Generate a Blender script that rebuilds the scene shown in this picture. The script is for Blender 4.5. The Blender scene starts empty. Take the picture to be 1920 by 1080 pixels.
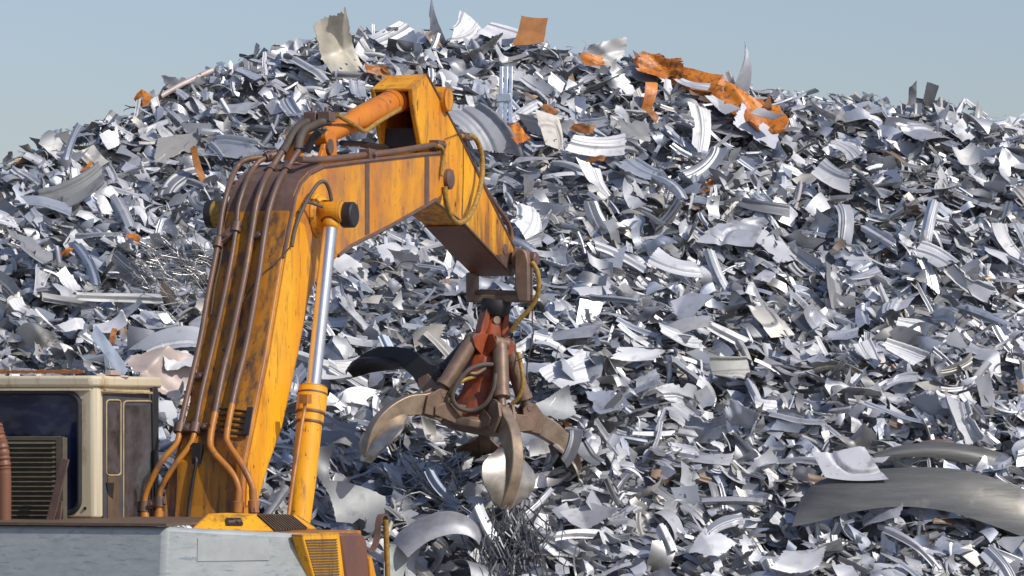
import bpy, math, random
import numpy as np
from mathutils import Vector, Matrix, noise as mnoise

random.seed(7)
rng = np.random.default_rng(11)
scene = bpy.context.scene
COL = scene.collection
R_ = math.radians

# ------------------------------------------------------------------ camera
FPX = 7700.0            # focal length in pixels of a 1920 wide frame
HORIZON = 800.0
ZC = 3.10
PITCH = math.atan((HORIZON - 540.0) / FPX)
cam_d = bpy.data.cameras.new("camera")
cam = bpy.data.objects.new("camera", cam_d)
COL.objects.link(cam)
cam.location = (0, 0, ZC)
cam.rotation_euler = (math.pi / 2 + PITCH, 0, 0)
cam_d.sensor_width = 36
cam_d.lens = FPX / 1920 * 36
cam_d.clip_start = 0.5
cam_d.clip_end = 6000
scene.camera = cam
CAMP = Vector((0, 0, ZC))
CP, SP = math.cos(PITCH), math.sin(PITCH)

def ray(px, py):
    x = (px - 960) / FPX
    y = (540 - py) / FPX
    return Vector((x, CP - y * SP, SP + y * CP))

def at(px, py, Y):
    d = ray(px, py)
    return CAMP + d * (Y / d.y)

def proj(p):
    x, y, z = p[0], p[1], p[2] - ZC
    dep = y * CP + z * SP
    up = -y * SP + z * CP
    return 960 + FPX * x / dep, 540 - FPX * up / dep

# ------------------------------------------------------------------ machine axes
TH = R_(70)
FV = Vector((math.cos(TH), math.sin(TH), 0))      # machine forward
RV = Vector((math.sin(TH), -math.cos(TH), 0))     # machine right hand
FOOT = Vector((-2.59, 35.0, 0))

def M(f, r, z):
    return FOOT + FV * f + RV * r + Vector((0, 0, z))

def mp(px, py, r):            # pixel -> point in the plane r = const
    d = ray(px, py)
    t = (r - (CAMP - FOOT).dot(RV)) / d.dot(RV)
    return CAMP + d * t

def mf(px, py, f):            # pixel -> point in the plane f = const
    d = ray(px, py)
    t = (f - (CAMP - FOOT).dot(FV)) / d.dot(FV)
    return CAMP + d * t

def frz(p):
    q = p - FOOT
    return q.dot(FV), q.dot(RV), p.z

# ------------------------------------------------------------------ materials
def newmat(name):
    m = bpy.data.materials.new(name)
    m.use_nodes = True
    nt = m.node_tree
    return m, nt, nt.nodes["Principled BSDF"]

def nd(nt, typ, **kw):
    n = nt.nodes.new(typ)
    for k, v in kw.items():
        if k in ("inp",):
            for a, b in v.items():
                n.inputs[a].default_value = b
        else:
            setattr(n, k, v)
    return n

def ramp(nt, a, b, fac):
    n = nd(nt, "ShaderNodeMapRange")
    n.inputs["From Min"].default_value = a
    n.inputs["From Max"].default_value = b
    nt.links.new(fac, n.inputs["Value"])
    return n.outputs[0]

def mixc(nt, fac, a, b):
    n = nd(nt, "ShaderNodeMix", data_type="RGBA")
    if isinstance(fac, float):
        n.inputs[0].default_value = fac
    else:
        nt.links.new(fac, n.inputs[0])
    for sock, v in ((n.inputs[6], a), (n.inputs[7], b)):
        if isinstance(v, tuple):
            sock.default_value = (*v, 1)
        else:
            nt.links.new(v, sock)
    return n.outputs[2]

def noise(nt, scale, vec=None, detail=4, rough=0.55, stretch=None):
    tc = nd(nt, "ShaderNodeTexCoord")
    v = tc.outputs["Object"]
    if stretch:
        mpn = nd(nt, "ShaderNodeMapping")
        mpn.inputs["Scale"].default_value = stretch
        nt.links.new(v, mpn.inputs["Vector"])
        v = mpn.outputs[0]
    n = nd(nt, "ShaderNodeTexNoise")
    n.inputs["Scale"].default_value = scale
    n.inputs["Detail"].default_value = detail
    n.inputs["Roughness"].default_value = rough
    nt.links.new(v, n.inputs["Vector"])
    return n.outputs[0]

def bump(nt, b, h, strength, dist=0.01):
    n = nd(nt, "ShaderNodeBump")
    n.inputs["Strength"].default_value = strength
    n.inputs["Distance"].default_value = dist
    nt.links.new(h, n.inputs["Height"])
    nt.links.new(n.outputs[0], b.inputs["Normal"])

def worn_paint(name, col, col2, rust, amount, rough=0.45, streak=(5, 5, 0.9), spots=True, soft=0.16, edges=0.0, low=None):
    """paint that fades from col to col2, worn to rust in vertical streaks and chips"""
    m, nt, b = newmat(name)
    n1 = noise(nt, 1.6, stretch=(1.5, 1.5, 0.6))
    c = mixc(nt, ramp(nt, 0.38, 0.66, n1), col, col2)
    n2 = noise(nt, 2.2, stretch=streak, detail=6, rough=0.65)
    lo = 0.66 - amount
    if low:                       # rust that has spread up from the worn end of the arm
        tcz = nd(nt, "ShaderNodeTexCoord")
        sp = nd(nt, "ShaderNodeSeparateXYZ")
        nt.links.new(tcz.outputs["Object"], sp.inputs[0])
        zz = nd(nt, "ShaderNodeMapRange")
        zz.inputs["From Min"].default_value = low[1]
        zz.inputs["From Max"].default_value = low[0]
        zz.inputs["To Max"].default_value = 0.30
        nt.links.new(sp.outputs[2], zz.inputs["Value"])
        sm_ = nd(nt, "ShaderNodeMath", operation="ADD")
        nt.links.new(n2, sm_.inputs[0]); nt.links.new(zz.outputs[0], sm_.inputs[1])
        n2 = sm_.outputs[0]
    k = ramp(nt, lo, lo + soft, n2)
    mm = nd(nt, "ShaderNodeMath", operation="MULTIPLY")
    nt.links.new(k, mm.inputs[0])
    mm.inputs[1].default_value = 0.85
    c = mixc(nt, mm.outputs[0], c, rust)
    if spots:
        n3 = noise(nt, 17, detail=5, rough=0.7, stretch=(1, 1, 0.35))
        c = mixc(nt, ramp(nt, 0.62, 0.67, n3), c, tuple(x * 0.45 for x in rust))
    if edges:
        bv = nd(nt, "ShaderNodeBevel", samples=4)
        bv.inputs["Radius"].default_value = edges
        ge = nd(nt, "ShaderNodeNewGeometry")
        dt = nd(nt, "ShaderNodeVectorMath", operation="DOT_PRODUCT")
        nt.links.new(bv.outputs[0], dt.inputs[0]); nt.links.new(ge.outputs["True Normal"], dt.inputs[1])
        ns = noise(nt, 9, detail=5, rough=0.7)
        av = nd(nt, "ShaderNodeMath", operation="MULTIPLY_ADD")
        nt.links.new(ns, av.inputs[0]); av.inputs[1].default_value = 0.16; av.inputs[2].default_value = -0.08
        sm2 = nd(nt, "ShaderNodeMath", operation="ADD")
        nt.links.new(dt.outputs["Value"], sm2.inputs[0]); nt.links.new(av.outputs[0], sm2.inputs[1])
        c = mixc(nt, ramp(nt, 0.985, 0.90, sm2.outputs[0]), c, tuple(x * 0.9 for x in rust))
    nt.links.new(c, b.inputs["Base Color"])
    n4 = noise(nt, 30)
    rr = nd(nt, "ShaderNodeMapRange")
    rr.inputs["To Min"].default_value = rough - 0.12
    rr.inputs["To Max"].default_value = rough + 0.2
    nt.links.new(n4, rr.inputs["Value"])
    nt.links.new(rr.outputs[0], b.inputs["Roughness"])
    bump(nt, b, n4, 0.12, 0.01)
    return m

def plain(name, col, rough=0.6, metal=0.0, var=0.25, scale=9, bs=0.15):
    m, nt, b = newmat(name)
    n = noise(nt, scale, detail=5, rough=0.65)
    c = mixc(nt, ramp(nt, 0.3, 0.7, n), tuple(x * (1 - var) for x in col), tuple(min(1, x * (1 + var)) for x in col))
    nt.links.new(c, b.inputs["Base Color"])
    b.inputs["Roughness"].default_value = rough
    b.inputs["Metallic"].default_value = metal
    if bs:
        bump(nt, b, n, bs, 0.01)
    return m

YEL = (0.90, 0.44, 0.012)
YEL2 = (0.76, 0.30, 0.010)
RUST = (0.13, 0.055, 0.028)
MAT = {}
MAT["yellow"] = worn_paint("worn_yellow_paint", YEL, YEL2, RUST, 0.11, edges=0.03)
MAT["back"] = worn_paint("grimy_shaded_yellow_paint", (0.50, 0.21, 0.012), (0.44, 0.17, 0.015), (0.06, 0.045, 0.04), 0.20, streak=(4.5, 4.5, 0.15))  # dark streaks are grime plus pipe shadow put into the colour
MAT["orange"] = worn_paint("rusting_orange_paint", (0.78, 0.33, 0.012), (0.60, 0.21, 0.015), (0.24, 0.12, 0.085), 0.225, streak=(2.0, 2.0, 1.3), soft=0.30, edges=0.05)
MAT["dipper"] = worn_paint("dipper_yellow_paint", (0.90, 0.42, 0.010), (0.74, 0.27, 0.008), (0.17, 0.07, 0.025), 0.16, streak=(4, 4, 0.8), soft=0.24, edges=0.04, low=(4.6, 5.5))
MAT["barrel"] = worn_paint("cylinder_orange_paint", (0.62, 0.20, 0.012), (0.55, 0.16, 0.015), (0.17, 0.06, 0.03), 0.10)
MAT["edge"] = plain("bare_brown_steel", (0.17, 0.105, 0.08), 0.55, 0.3)
MAT["pipe"] = worn_paint("worn_pipe_steel", (0.12, 0.075, 0.055), (0.19, 0.10, 0.06), (0.45, 0.18, 0.02), 0.07, rough=0.42, streak=(2, 2, 1.2), spots=False)
MAT["pipe2"] = worn_paint("worn_yellow_pipe", (0.50, 0.20, 0.02), (0.42, 0.15, 0.03), (0.16, 0.085, 0.06), 0.14, rough=0.42, streak=(3, 3, 1.5))
MAT["hose"] = plain("dusty_rubber_hose", (0.10, 0.078, 0.06), 0.7)
MAT["yhose"] = plain("yellow_wrapped_hose", (0.32, 0.19, 0.035), 0.6, var=0.5, scale=30)
MAT["black"] = plain("greasy_black_steel", (0.022, 0.02, 0.02), 0.55)
MAT["rubber"] = plain("black_rubber_seal", (0.03, 0.032, 0.034), 0.5, bs=0)
MAT["brown"] = plain("brown_work_steel", (0.21, 0.14, 0.095), 0.5, 0.25, 0.3, 8)
MAT["rustred"] = worn_paint("rust_red_paint", (0.34, 0.065, 0.016), (0.18, 0.038, 0.018), (0.09, 0.045, 0.03), 0.19)
MAT["tine"] = plain("worn_tine_steel", (0.30, 0.225, 0.155), 0.42, 0.5, 0.35, 6)
MAT["polished"] = plain("scoured_tine_steel", (0.46, 0.41, 0.34), 0.36, 0.75, 0.35, 7)
MAT["rod"] = plain("chrome_rod", (0.80, 0.77, 0.73), 0.28, 1.0, 0.05, 20, 0.0)
MAT["rustplate"] = plain("rusty_plate", (0.33, 0.13, 0.03), 0.7, 0.0, 0.35, 5)
MAT["rustbrown"] = worn_paint("brown_rusty_panel", (0.20, 0.085, 0.045), (0.15, 0.07, 0.055), (0.55, 0.20, 0.02), 0.05, streak=(3, 3, 0.5), spots=False)
MAT["deck"] = plain("dirty_deck_steel", (0.13, 0.085, 0.05), 0.65)

def cream_mat():
    m, nt, b = newmat("cream_cab_paint")
    n1 = noise(nt, 3, detail=6, rough=0.7, stretch=(1.6, 1.6, 0.5))
    c = mixc(nt, ramp(nt, 0.56, 0.74, n1), (0.63, 0.54, 0.375), (0.30, 0.19, 0.06))
    n2 = noise(nt, 14, detail=5, rough=0.7)
    c = mixc(nt, ramp(nt, 0.66, 0.72, n2), c, (0.22, 0.12, 0.05))
    nt.links.new(c, b.inputs["Base Color"])
    b.inputs["Roughness"].default_value = 0.55
    bump(nt, b, n2, 0.1)
    return m
MAT["cream"] = cream_mat()

def grey_paint():
    m, nt, b = newmat("brushed_grey_paint")
    n1 = noise(nt, 5, detail=7, rough=0.7, stretch=(1, 1, 2.6))
    c = mixc(nt, ramp(nt, 0.35, 0.62, n1), (0.29, 0.32, 0.31), (0.38, 0.40, 0.385))
    n2 = noise(nt, 9, detail=6, rough=0.75, stretch=(0.6, 0.6, 3.0))
    c = mixc(nt, ramp(nt, 0.54, 0.66, n2), c, (0.19, 0.245, 0.28))
    nt.links.new(c, b.inputs["Base Color"])
    b.inputs["Roughness"].default_value = 0.5
    bump(nt, b, n2, 0.15, 0.01)
    return m
MAT["grey"] = grey_paint()

def glass_mat():
    m, nt, b = newmat("dark_cab_glass")
    n = noise(nt, 1.7, detail=3)
    c = mixc(nt, ramp(nt, 0.4, 0.6, n), (0.010, 0.014, 0.036), (0.020, 0.026, 0.06))
    nt.links.new(c, b.inputs["Base Color"])
    b.inputs["Roughness"].default_value = 0.06
    b.inputs["IOR"].default_value = 1.5
    bump(nt, b, noise(nt, 3.0, detail=2), 0.35, 0.05)
    return m
MAT["glass"] = glass_mat()
MAT["reflglass"] = plain("reflection_side_glass", (0.075, 0.066, 0.068), 0.14, 0.0, 0.65, 5, 0)  # mottled tone paints reflections into the dusty pane colour

def sheet_mat(name, attr=True):
    """bare sheet metal; each piece keeps its own alloy colour and finish in the 'tone' attribute"""
    m, nt, b = newmat(name)
    at_ = nd(nt, "ShaderNodeAttribute", attribute_name="tone")
    n = noise(nt, 6, detail=5, rough=0.6)
    dirt = mixc(nt, ramp(nt, 0.55, 0.82, n), at_.outputs["Color"], (0.20, 0.185, 0.165))
    nt.links.new(dirt, b.inputs["Base Color"])
    mr = nd(nt, "ShaderNodeMapRange")
    mr.inputs["To Min"].default_value = 0.47
    mr.inputs["To Max"].default_value = 0.74
    nt.links.new(at_.outputs["Alpha"], mr.inputs["Value"])
    n2 = noise(nt, 14, detail=3)
    ad = nd(nt, "ShaderNodeMath", operation="MULTIPLY_ADD")
    nt.links.new(n2, ad.inputs[0])
    ad.inputs[1].default_value = 0.16
    ad.inputs[2].default_value = -0.08
    ad2 = nd(nt, "ShaderNodeMath", operation="ADD")
    nt.links.new(ad.outputs[0], ad2.inputs[0])
    nt.links.new(mr.outputs[0], ad2.inputs[1])
    nt.links.new(ad2.outputs[0], b.inputs["Roughness"])
    b.inputs["Metallic"].default_value = 0.72
    bump(nt, b, n, 0.25, 0.012)
    return m
MAT["sheet"] = sheet_mat("bare_sheet_metal")
MAT["opaint"] = worn_paint("scrap_orange_paint", (0.64, 0.21, 0.012), (0.46, 0.13, 0.014), (0.17, 0.075, 0.035), 0.16, streak=(7, 7, 7), soft=.1)
MAT["ochre"] = worn_paint("rusty_ochre_scrap", (0.42, 0.16, 0.03), (0.30, 0.11, 0.03), (0.12, 0.06, 0.035), 0.16, streak=(7, 7, 7), soft=.15)
MAT["core"] = plain("heap_grime_gap_shade", (0.22, 0.225, 0.235), 0.7, 0.3, 0.5, 14, 0.5)  # dark grime tone that also paints shade into gaps between pieces
MAT["creamscrap"] = plain("cream_coated_sheet", (0.52, 0.48, 0.38), 0.5, 0.1, 0.2, 5)
MAT["pinkscrap"] = plain("pinkish_coated_sheet", (0.50, 0.41, 0.36), 0.5, 0.15, 0.18, 5)
MAT["whitescrap"] = plain("white_coated_sheet", (0.64, 0.64, 0.63), 0.45, 0.1, 0.08, 5)
def band_mat():
    m, nt, b = newmat("scratched_band_steel")
    n1 = noise(nt, 2.0, detail=7, rough=0.7, stretch=(0.7, 1, 7))
    c = mixc(nt, ramp(nt, 0.3, 0.7, n1), (0.13, 0.128, 0.112), (0.235, 0.23, 0.205))
    n2 = noise(nt, 1.4, detail=5, rough=0.6)
    c = mixc(nt, ramp(nt, 0.58, 0.68, n2), c, (0.31, 0.29, 0.26))
    nt.links.new(c, b.inputs["Base Color"])
    b.inputs["Roughness"].default_value = 0.42
    b.inputs["Metallic"].default_value = 0.55
    bump(nt, b, n1, 0.3, 0.012)
    return m
MAT["dullband"] = band_mat()
MAT["greyband"] = plain("dull_pale_steel", (0.33, 0.33, 0.34), 0.5, 0.45, 0.3, 4)
MAT["galv"] = plain("galvanised_steel", (0.55, 0.60, 0.64), 0.38, 0.8, 0.2, 9)
MAT["wire"] = plain("bright_wire", (0.40, 0.39, 0.37), 0.4, 0.8, 0.2, 9, 0)
MAT["darkstrip"] = plain("dark_shredded_steel", (0.13, 0.133, 0.138), 0.45, 0.6, 0.5, 9, 0)

# ------------------------------------------------------------------ mesh helpers
class MB:
    def __init__(s):
        s.v, s.f = [], []

    def add(s, vs, fs):
        o = len(s.v)
        s.v += [Vector(p) for p in vs]
        s.f += [tuple(i + o for i in q) for q in fs]

    def prism(s, poly, off):                       # polygon of world points extruded by vector off
        n = len(poly)
        a = [Vector(p) for p in poly]
        b = [p + off for p in a]
        s.add(a + b, [tuple(range(n)), tuple(range(2 * n - 1, n - 1, -1))] + [(i, i + n, (i + 1) % n + n, (i + 1) % n) for i in range(n)])

    def box(s, c, ax, ay, az):                     # centre and three half vectors
        c = Vector(c)
        vs = [c + ax * i + ay * j + az * k for i in (-1, 1) for j in (-1, 1) for k in (-1, 1)]
        s.add(vs, [(0, 1, 3, 2), (4, 6, 7, 5), (0, 4, 5, 1), (2, 3, 7, 6), (0, 2, 6, 4), (1, 5, 7, 3)])

    def bar(s, a, b, w, h, side=None):             # rectangular bar from a to b
        a, b = Vector(a), Vector(b)
        t = (b - a)
        sd = Vector(side) if side is not None else t.orthogonal()
        sd = (sd - t * (sd.dot(t) / t.length_squared)).normalized()
        up = t.normalized().cross(sd)
        s.box((a + b) / 2, t / 2, sd * w / 2, up * h / 2)

    def tube(s, pts, rad, n=10, smooth=0):
        pts = [Vector(p) for p in pts]
        if smooth:
            pts = catmull(pts, smooth)
        m = len(pts)
        rads = rad if isinstance(rad, (list, tuple)) else [rad] * m
        t0 = (pts[1] - pts[0]).normalized()
        nrm = t0.orthogonal().normalized()
        o = len(s.v)
        for i, p in enumerate(pts):
            t = (pts[min(i + 1, m - 1)] - pts[max(i - 1, 0)]).normalized()
            nrm = (nrm - t * nrm.dot(t)).normalized()
            bn = t.cross(nrm)
            for k in range(n):
                a = 2 * math.pi * k / n
                s.v.append(p + (nrm * math.cos(a) + bn * math.sin(a)) * rads[i])
        for i in range(m - 1):
            for k in range(n):
                k2 = (k + 1) % n
                s.f.append((o + i * n + k, o + i * n + k2, o + (i + 1) * n + k2, o + (i + 1) * n + k))
        s.f.append(tuple(o + k for k in range(n - 1, -1, -1)))
        s.f.append(tuple(o + (m - 1) * n + k for k in range(n)))

    def lathe(s, a, b, prof, n=24):                # prof: (t, radius) along a -> b
        a, b = Vector(a), Vector(b)
        pts = [a.lerp(b, t) for t, r in prof]
        ax = (b - a).normalized()
        u = ax.orthogonal().normalized()
        w = ax.cross(u)
        o = len(s.v)
        for p, (t, r) in zip(pts, prof):
            for k in range(n):
                q = 2 * math.pi * k / n
                s.v.append(p + (u * math.cos(q) + w * math.sin(q)) * r)
        for i in range(len(prof) - 1):
            for k in range(n):
                k2 = (k + 1) % n
                s.f.append((o + i * n + k, o + i * n + k2, o + (i + 1) * n + k2, o + (i + 1) * n + k))
        s.f.append(tuple(o + k for k in range(n - 1, -1, -1)))
        s.f.append(tuple(o + (len(prof) - 1) * n + k for k in range(n)))

    def build(s, name, mat, parent=None, origin=None, bevel=0, smooth=False):
        if origin is None:
            if parent is not None:
                q, org = parent, Vector((0, 0, 0))
                while q:
                    org += q.location
                    q = q.parent
                origin = org
                loc = Vector((0, 0, 0))
            else:
                loc = origin = Vector((0, 0, 0))
        else:
            origin = Vector(origin)
            loc = origin
        me = bpy.data.meshes.new(name)
        me.from_pydata([tuple(p - origin) for p in s.v], [], s.f)
        me.validate()
        import bmesh
        bm = bmesh.new()
        bm.from_mesh(me)
        bmesh.ops.recalc_face_normals(bm, faces=bm.faces)
        bm.to_mesh(me)
        bm.free()
        me.materials.append(mat)
        o = bpy.data.objects.new(name, me)
        COL.objects.link(o)
        o.location = loc
        if parent is not None:
            o.parent = parent
        if smooth:
            me.polygons.foreach_set("use_smooth", [True] * len(me.polygons))
            me.set_sharp_from_angle(angle=R_(38))
        if bevel:
            md = o.modifiers.new("bevel", "BEVEL")
            md.width = bevel
            md.segments = 2
            md.limit_method = "ANGLE"
            md.angle_limit = R_(35)
            me.polygons.foreach_set("use_smooth", [True] * len(me.polygons))
            me.set_sharp_from_angle(angle=R_(38))
        return o

def catmull(p, k):
    out = []
    n = len(p)
    for i in range(n - 1):
        a, b, c, d = p[max(i - 1, 0)], p[i], p[i + 1], p[min(i + 2, n - 1)]
        for j in range(k):
            t = j / k
            out.append(0.5 * ((2 * b) + (c - a) * t + (2 * a - 5 * b + 4 * c - d) * t * t + (3 * b - a - 3 * c + d) * t ** 3))
    out.append(p[-1])
    return out

def empty(name, loc):
    o = bpy.data.objects.new(name, None)
    o.empty_display_size = 0.3
    COL.objects.link(o)
    o.location = loc
    return o

def tag(o, label=None, cat=None, group=None, kind=None):
    if label: o["label"] = label
    if cat: o["category"] = cat
    if group: o["group"] = group
    if kind: o["kind"] = kind
    return o

# ================================================================== EXCAVATOR
root = empty("excavator", FOOT)
tag(root, "weathered yellow excavator with cream cab, grey counterweight and a grapple lowered onto the scrap", "excavator")
ZUP = Vector((0, 0, 1))
HW = 0.315        # half width of the boom
HD = 0.215        # half width of the dipper arm

# ---- boom ---------------------------------------------------------
edge_back = [(452, 985), (455, 950), (458, 868), (500, 660), (530, 480), (547, 396), (553, 366), (563, 341), (580, 322), (606, 309)]
edge_top = [(700, 297), (800, 286), (826, 284)]
tip = [(833, 292), (838, 305), (838, 345), (830, 366), (818, 377), (800, 388)]
edge_low = [(728, 429), (660, 463), (632, 483), (606, 508), (588, 535), (578, 568), (564, 643), (530, 800), (505, 870), (483, 945), (470, 985)]
side = edge_back + edge_top + tip + edge_low
prof = [mp(x, y, HW) for x, y in side]
profFZ = [frz(p) for p in prof]
bm = MB()
bm.prism([M(f, HW, z) for f, r, z in profFZ], RV * (-2 * HW))
boom = bm.build("boom", MAT["orange"], root, bevel=0.012)
# the back plate, coloured with grime and pipe shadow, and the bright side of the riser are plates welded on the box
bf = [(f, z) for f, r, z in profFZ[:len(edge_back)]]
def fback(z):
    if z <= bf[0][1]: return bf[0][0]
    for (f0, z0), (f1, z1) in zip(bf, bf[1:]):
        if z0 <= z <= z1: return f0 + (f1 - f0) * (z - z0) / (z1 - z0)
    return bf[-1][0]
m = MB()
path = [Vector((f, z)) for f, z in bf] 
for i in range(len(bf) - 1):
    (f0, z0), (f1, z1) = bf[i], bf[i + 1]
    if i == 0:
        pass
def plate_strip(bfpts, r0, r1, off, th):
    """thin plate following the back of the boom between two lateral offsets"""
    mb = MB()
    n = len(bfpts)
    vs = []
    for i, (f, z) in enumerate(bfpts):
        a = Vector(bfpts[max(i - 1, 0)]); b = Vector(bfpts[min(i + 1, n - 1)])
        t = (b - a).normalized()
        nf, nz = -t.y, t.x
        for o in (off, off + th):
            for r in (r0, r1):
                vs.append(M(f + nf * o, r, z + nz * o))
    fs = []
    for i in range(n - 1):
        k = 4 * i
        q = k + 4
        fs += [(k, k + 1, q + 1, q), (k + 2, q + 2, q + 3, k + 3), (k, q, q + 2, k + 2), (k + 1, k + 3, q + 3, q + 1)]
    fs += [(0, 2, 3, 1), (4 * n - 4, 4 * n - 3, 4 * n - 1, 4 * n - 2)]
    mb.add(vs, fs)
    return mb
low = [p for p in bf if p[1] <= frz(mp(547, 396, HW))[2] + 1e-6]
plate_strip(low, -HW + 0.015, HW - 0.02, 0.002, 0.012).build("back_plate", MAT["back"], boom)
plate_strip(bf[5:], -HW + 0.012, HW - 0.014, 0.002, 0.012).build("elbow_plate", MAT["edge"], boom)
def onback(px, py, off):
    d = ray(px, py)
    lo, hi = 30.0, 45.0
    for _ in range(40):
        t = (lo + hi) / 2
        p = CAMP + d * t
        f, r, z = frz(p)
        if f - fback(z) + off < 0: lo = t
        else: hi = t
    return p
# flared foot at the left of the riser
m = MB()
foot_poly = [(302, 985), (306, 935), (330, 850), (352, 770), (372, 700), (372, 985)]
m.prism([onback(x, y, -0.03) for x, y in foot_poly], FV * 0.10)
m.build("foot_gusset", MAT["back"], boom, bevel=0.008)
# bright yellow riser side plate
m = MB()
ry = [(459, 950), (462, 868), (504, 660), (534, 480), (549, 402), (570, 420), (585, 500), (575, 568), (561, 643), (527, 800), (502, 870), (480, 945)]
m.prism([mp(x, y, HW) + RV * 0.002 for x, y in ry], RV * 0.008)
m.build("side_plate", MAT["yellow"], boom)
# weld edges along the top segment
m = MB()
for k in (1,):
    pts = [mp(x, y + 3, HW) + RV * 0.006 for x, y in edge_back[4:] + edge_top]
    m.tube(pts, 0.016, 6)
m.build("weld_edge", MAT["edge"], boom, smooth=True)
m = MB()
pts = [mp(x - 1, y - 3, HW) + RV * 0.004 for x, y in [(818, 377), (800, 388), (728, 429), (660, 463), (634, 483)]]
m.tube(pts, 0.018, 6)
m.build("weld_edge", MAT["edge"], boom, smooth=True)
# reinforcing bands on the side of the forward half
for x0, x1, y0, y1, y2, y3 in ((684, 692, 300, 299, 444, 447), (796, 804, 288, 287, 388, 391)):
    m = MB()
    m.prism([mp(x0, y0 + 4, HW), mp(x1, y1 + 4, HW), mp(x1, y2 - 6, HW), mp(x0, y3 - 6, HW)], RV * 0.006)
    m.build("stiffener_band", MAT["edge"], boom)
# fork cheek and pivot at the tip
for sgn in (1, -1):
    m = MB()
    c = mp(838, 336, HW)
    f, r, z = frz(c)
    a, b = M(f, sgn * (HW + 0.002), z), M(f, sgn * (HW + 0.05), z)
    m.lathe(a, b, [(0, 0.10), (0.8, 0.10), (1, 0.085)], 14)
    m.build("pivot_pin", MAT["edge"], boom, smooth=True)
# pin bosses of the hoist cylinder on the riser
fp, rp, zp = frz(mp(648, 403, HW + 0.27))
m = MB(); m.lathe(M(fp, HW + 0.002, zp), M(fp, HW + 0.10, zp), [(0, 0.20), (0.4, 0.19), (1, 0.12)], 20)
m.build("pin_boss", MAT["yellow"], boom, smooth=True)
m = MB(); m.lathe(M(fp, HW + 0.24, zp), M(fp, HW + 0.36, zp), [(0, 0.105), (0.1, 0.115), (0.9, 0.115), (1, 0.1)], 20)
m.build("hoist_pin", MAT["black"], boom, smooth=True)
pl_ = mf(414, 401, fback(mp(547, 396, HW).z) + .12)
m = MB(); m.lathe(pl_ + RV * .04, pl_ - RV * 0.07, [(0, 0.12), (.9, 0.12), (1, 0.10)], 20)
m.build("pin_boss", MAT["yhose"], boom, smooth=True)
m = MB(); m.lathe(pl_ - RV * 0.05, pl_ - RV * 0.125, [(0, 0.115), (0.1, 0.125), (0.9, 0.125), (1, 0.11)], 20)
m.build("hoist_pin", MAT["black"], boom, smooth=True)

# ---- pipes on the back of the boom ---------------------------------
pipesA = [(272, 976), (270.5, 950), (275, 921), (301, 868), (331, 831), (337, 803), (347, 758), (374, 645), (390, 553), (409, 455), (417, 396), (429, 350), (441, 319)]
pipesB = [(297, 978), (299, 941), (302, 917), (322, 880), (357, 833), (366, 803), (378, 738), (400, 645), (430, 507), (443, 426), (447, 387), (460, 345), (473, 319)]
pipesC = [(446, 962), (448, 921), (436, 889), (400, 848), (394, 823), (403, 774), (419, 693), (431, 645), (458, 520), (473, 430), (481, 383), (495, 340), (508, 318)]
pipesD = [(476, 962), (474, 917), (456, 876), (430, 836), (425, 815), (435, 758), (444, 717), (462, 645), (484, 524), (496, 438), (507, 383), (524, 336), (538, 318)]
tails = [[(458, 301), (488, 295), (512, 290), (530, 284)], [(487, 302), (505, 294), (528, 283)], [(517, 303), (528, 285)], [(548, 300), (560, 283)]]
pipe_pts = []
for nm, pl, tl, rad, mt in (("A", pipesA, tails[0], 0.025, "pipe"), ("B", pipesB, tails[1], 0.024, "pipe"), ("C", pipesC, tails[2], 0.030, "pipe"), ("D", pipesD, tails[3], 0.028, "pipe")):
    pts = []
    for i, (x, y) in enumerate(pl):
        pts.append(onback(x, y, 0.075))
    fl = frz(pts[-1])[0]
    for j, (x, y) in enumerate(tl):
        pts.append(mf(x, y, fl + 0.10 * (j + 1)))
    pipe_pts.append(pts)
    m = MB(); m.tube(pts[5:], rad, 12, smooth=5)
    m.build("hydraulic_pipe", MAT[mt], boom, smooth=True)
    m = MB(); m.tube(pts[:6], rad * 1.04, 12, smooth=5)
    m.lathe(pts[0], pts[1], [(0, rad * 1.7), (0.5, rad * 1.7), (0.55, rad * 1.25), (1.0, rad * 1.25)], 12)
    m.build("pipe_end", MAT["pipe2"], boom, smooth=True)
# clamps
def clamp(i, j, k, name="pipe_clamp"):
    a, b = pipe_pts[i][k[0]], pipe_pts[j][k[1]]
    m = MB()
    d = (b - a).normalized()
    t = (pipe_pts[i][k[0] + 1] - pipe_pts[i][k[0] - 1]).normalized()
    m.bar(a - d * 0.05, b + d * 0.05, 0.07, 0.045, side=t)
    for p in (a, b):
        m.lathe(p - t * 0.045, p + t * 0.045, [(0, 0.045), (1, 0.045)], 12)
    mid = (a + b) / 2
    m.lathe(mid, mid - FV * 0.05, [(0, 0.022), (1, 0.018)], 6)
    m.build(name, MAT["edge"], boom, smooth=True)
clamp(0, 1, (5, 5)); clamp(0, 1, (9, 9)); clamp(2, 3, (12, 12)); clamp(0, 1, (15, 14))
clamp(0, 1, (1, 1))
for x, y, w in ((490, 441, 26), (378, 705, 20), (386, 800, 16)):
    p = onback(x, y, 0.035)
    m = MB(); m.box(p, RV * w / 440, ZUP * 0.03, FV * 0.035)
    m.lathe(p, p - FV * 0.07, [(0, 0.02), (1, 0.02)], 6)
    m.build("pipe_bracket", MAT["edge"], boom, bevel=0.005)
# the comb bracket half way down
m = MB()
for k in range(5):
    a, b = onback(412, 766 + k * 11, 0.05), onback(462, 772 + k * 11, 0.05)
    m.tube([a, b], 0.012, 6)
a, b = onback(469, 764, 0.055), onback(461, 815, 0.055)
m.bar(a, b, 0.05, 0.02, side=RV)
m.build("comb_bracket", MAT["black"], boom)
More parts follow.
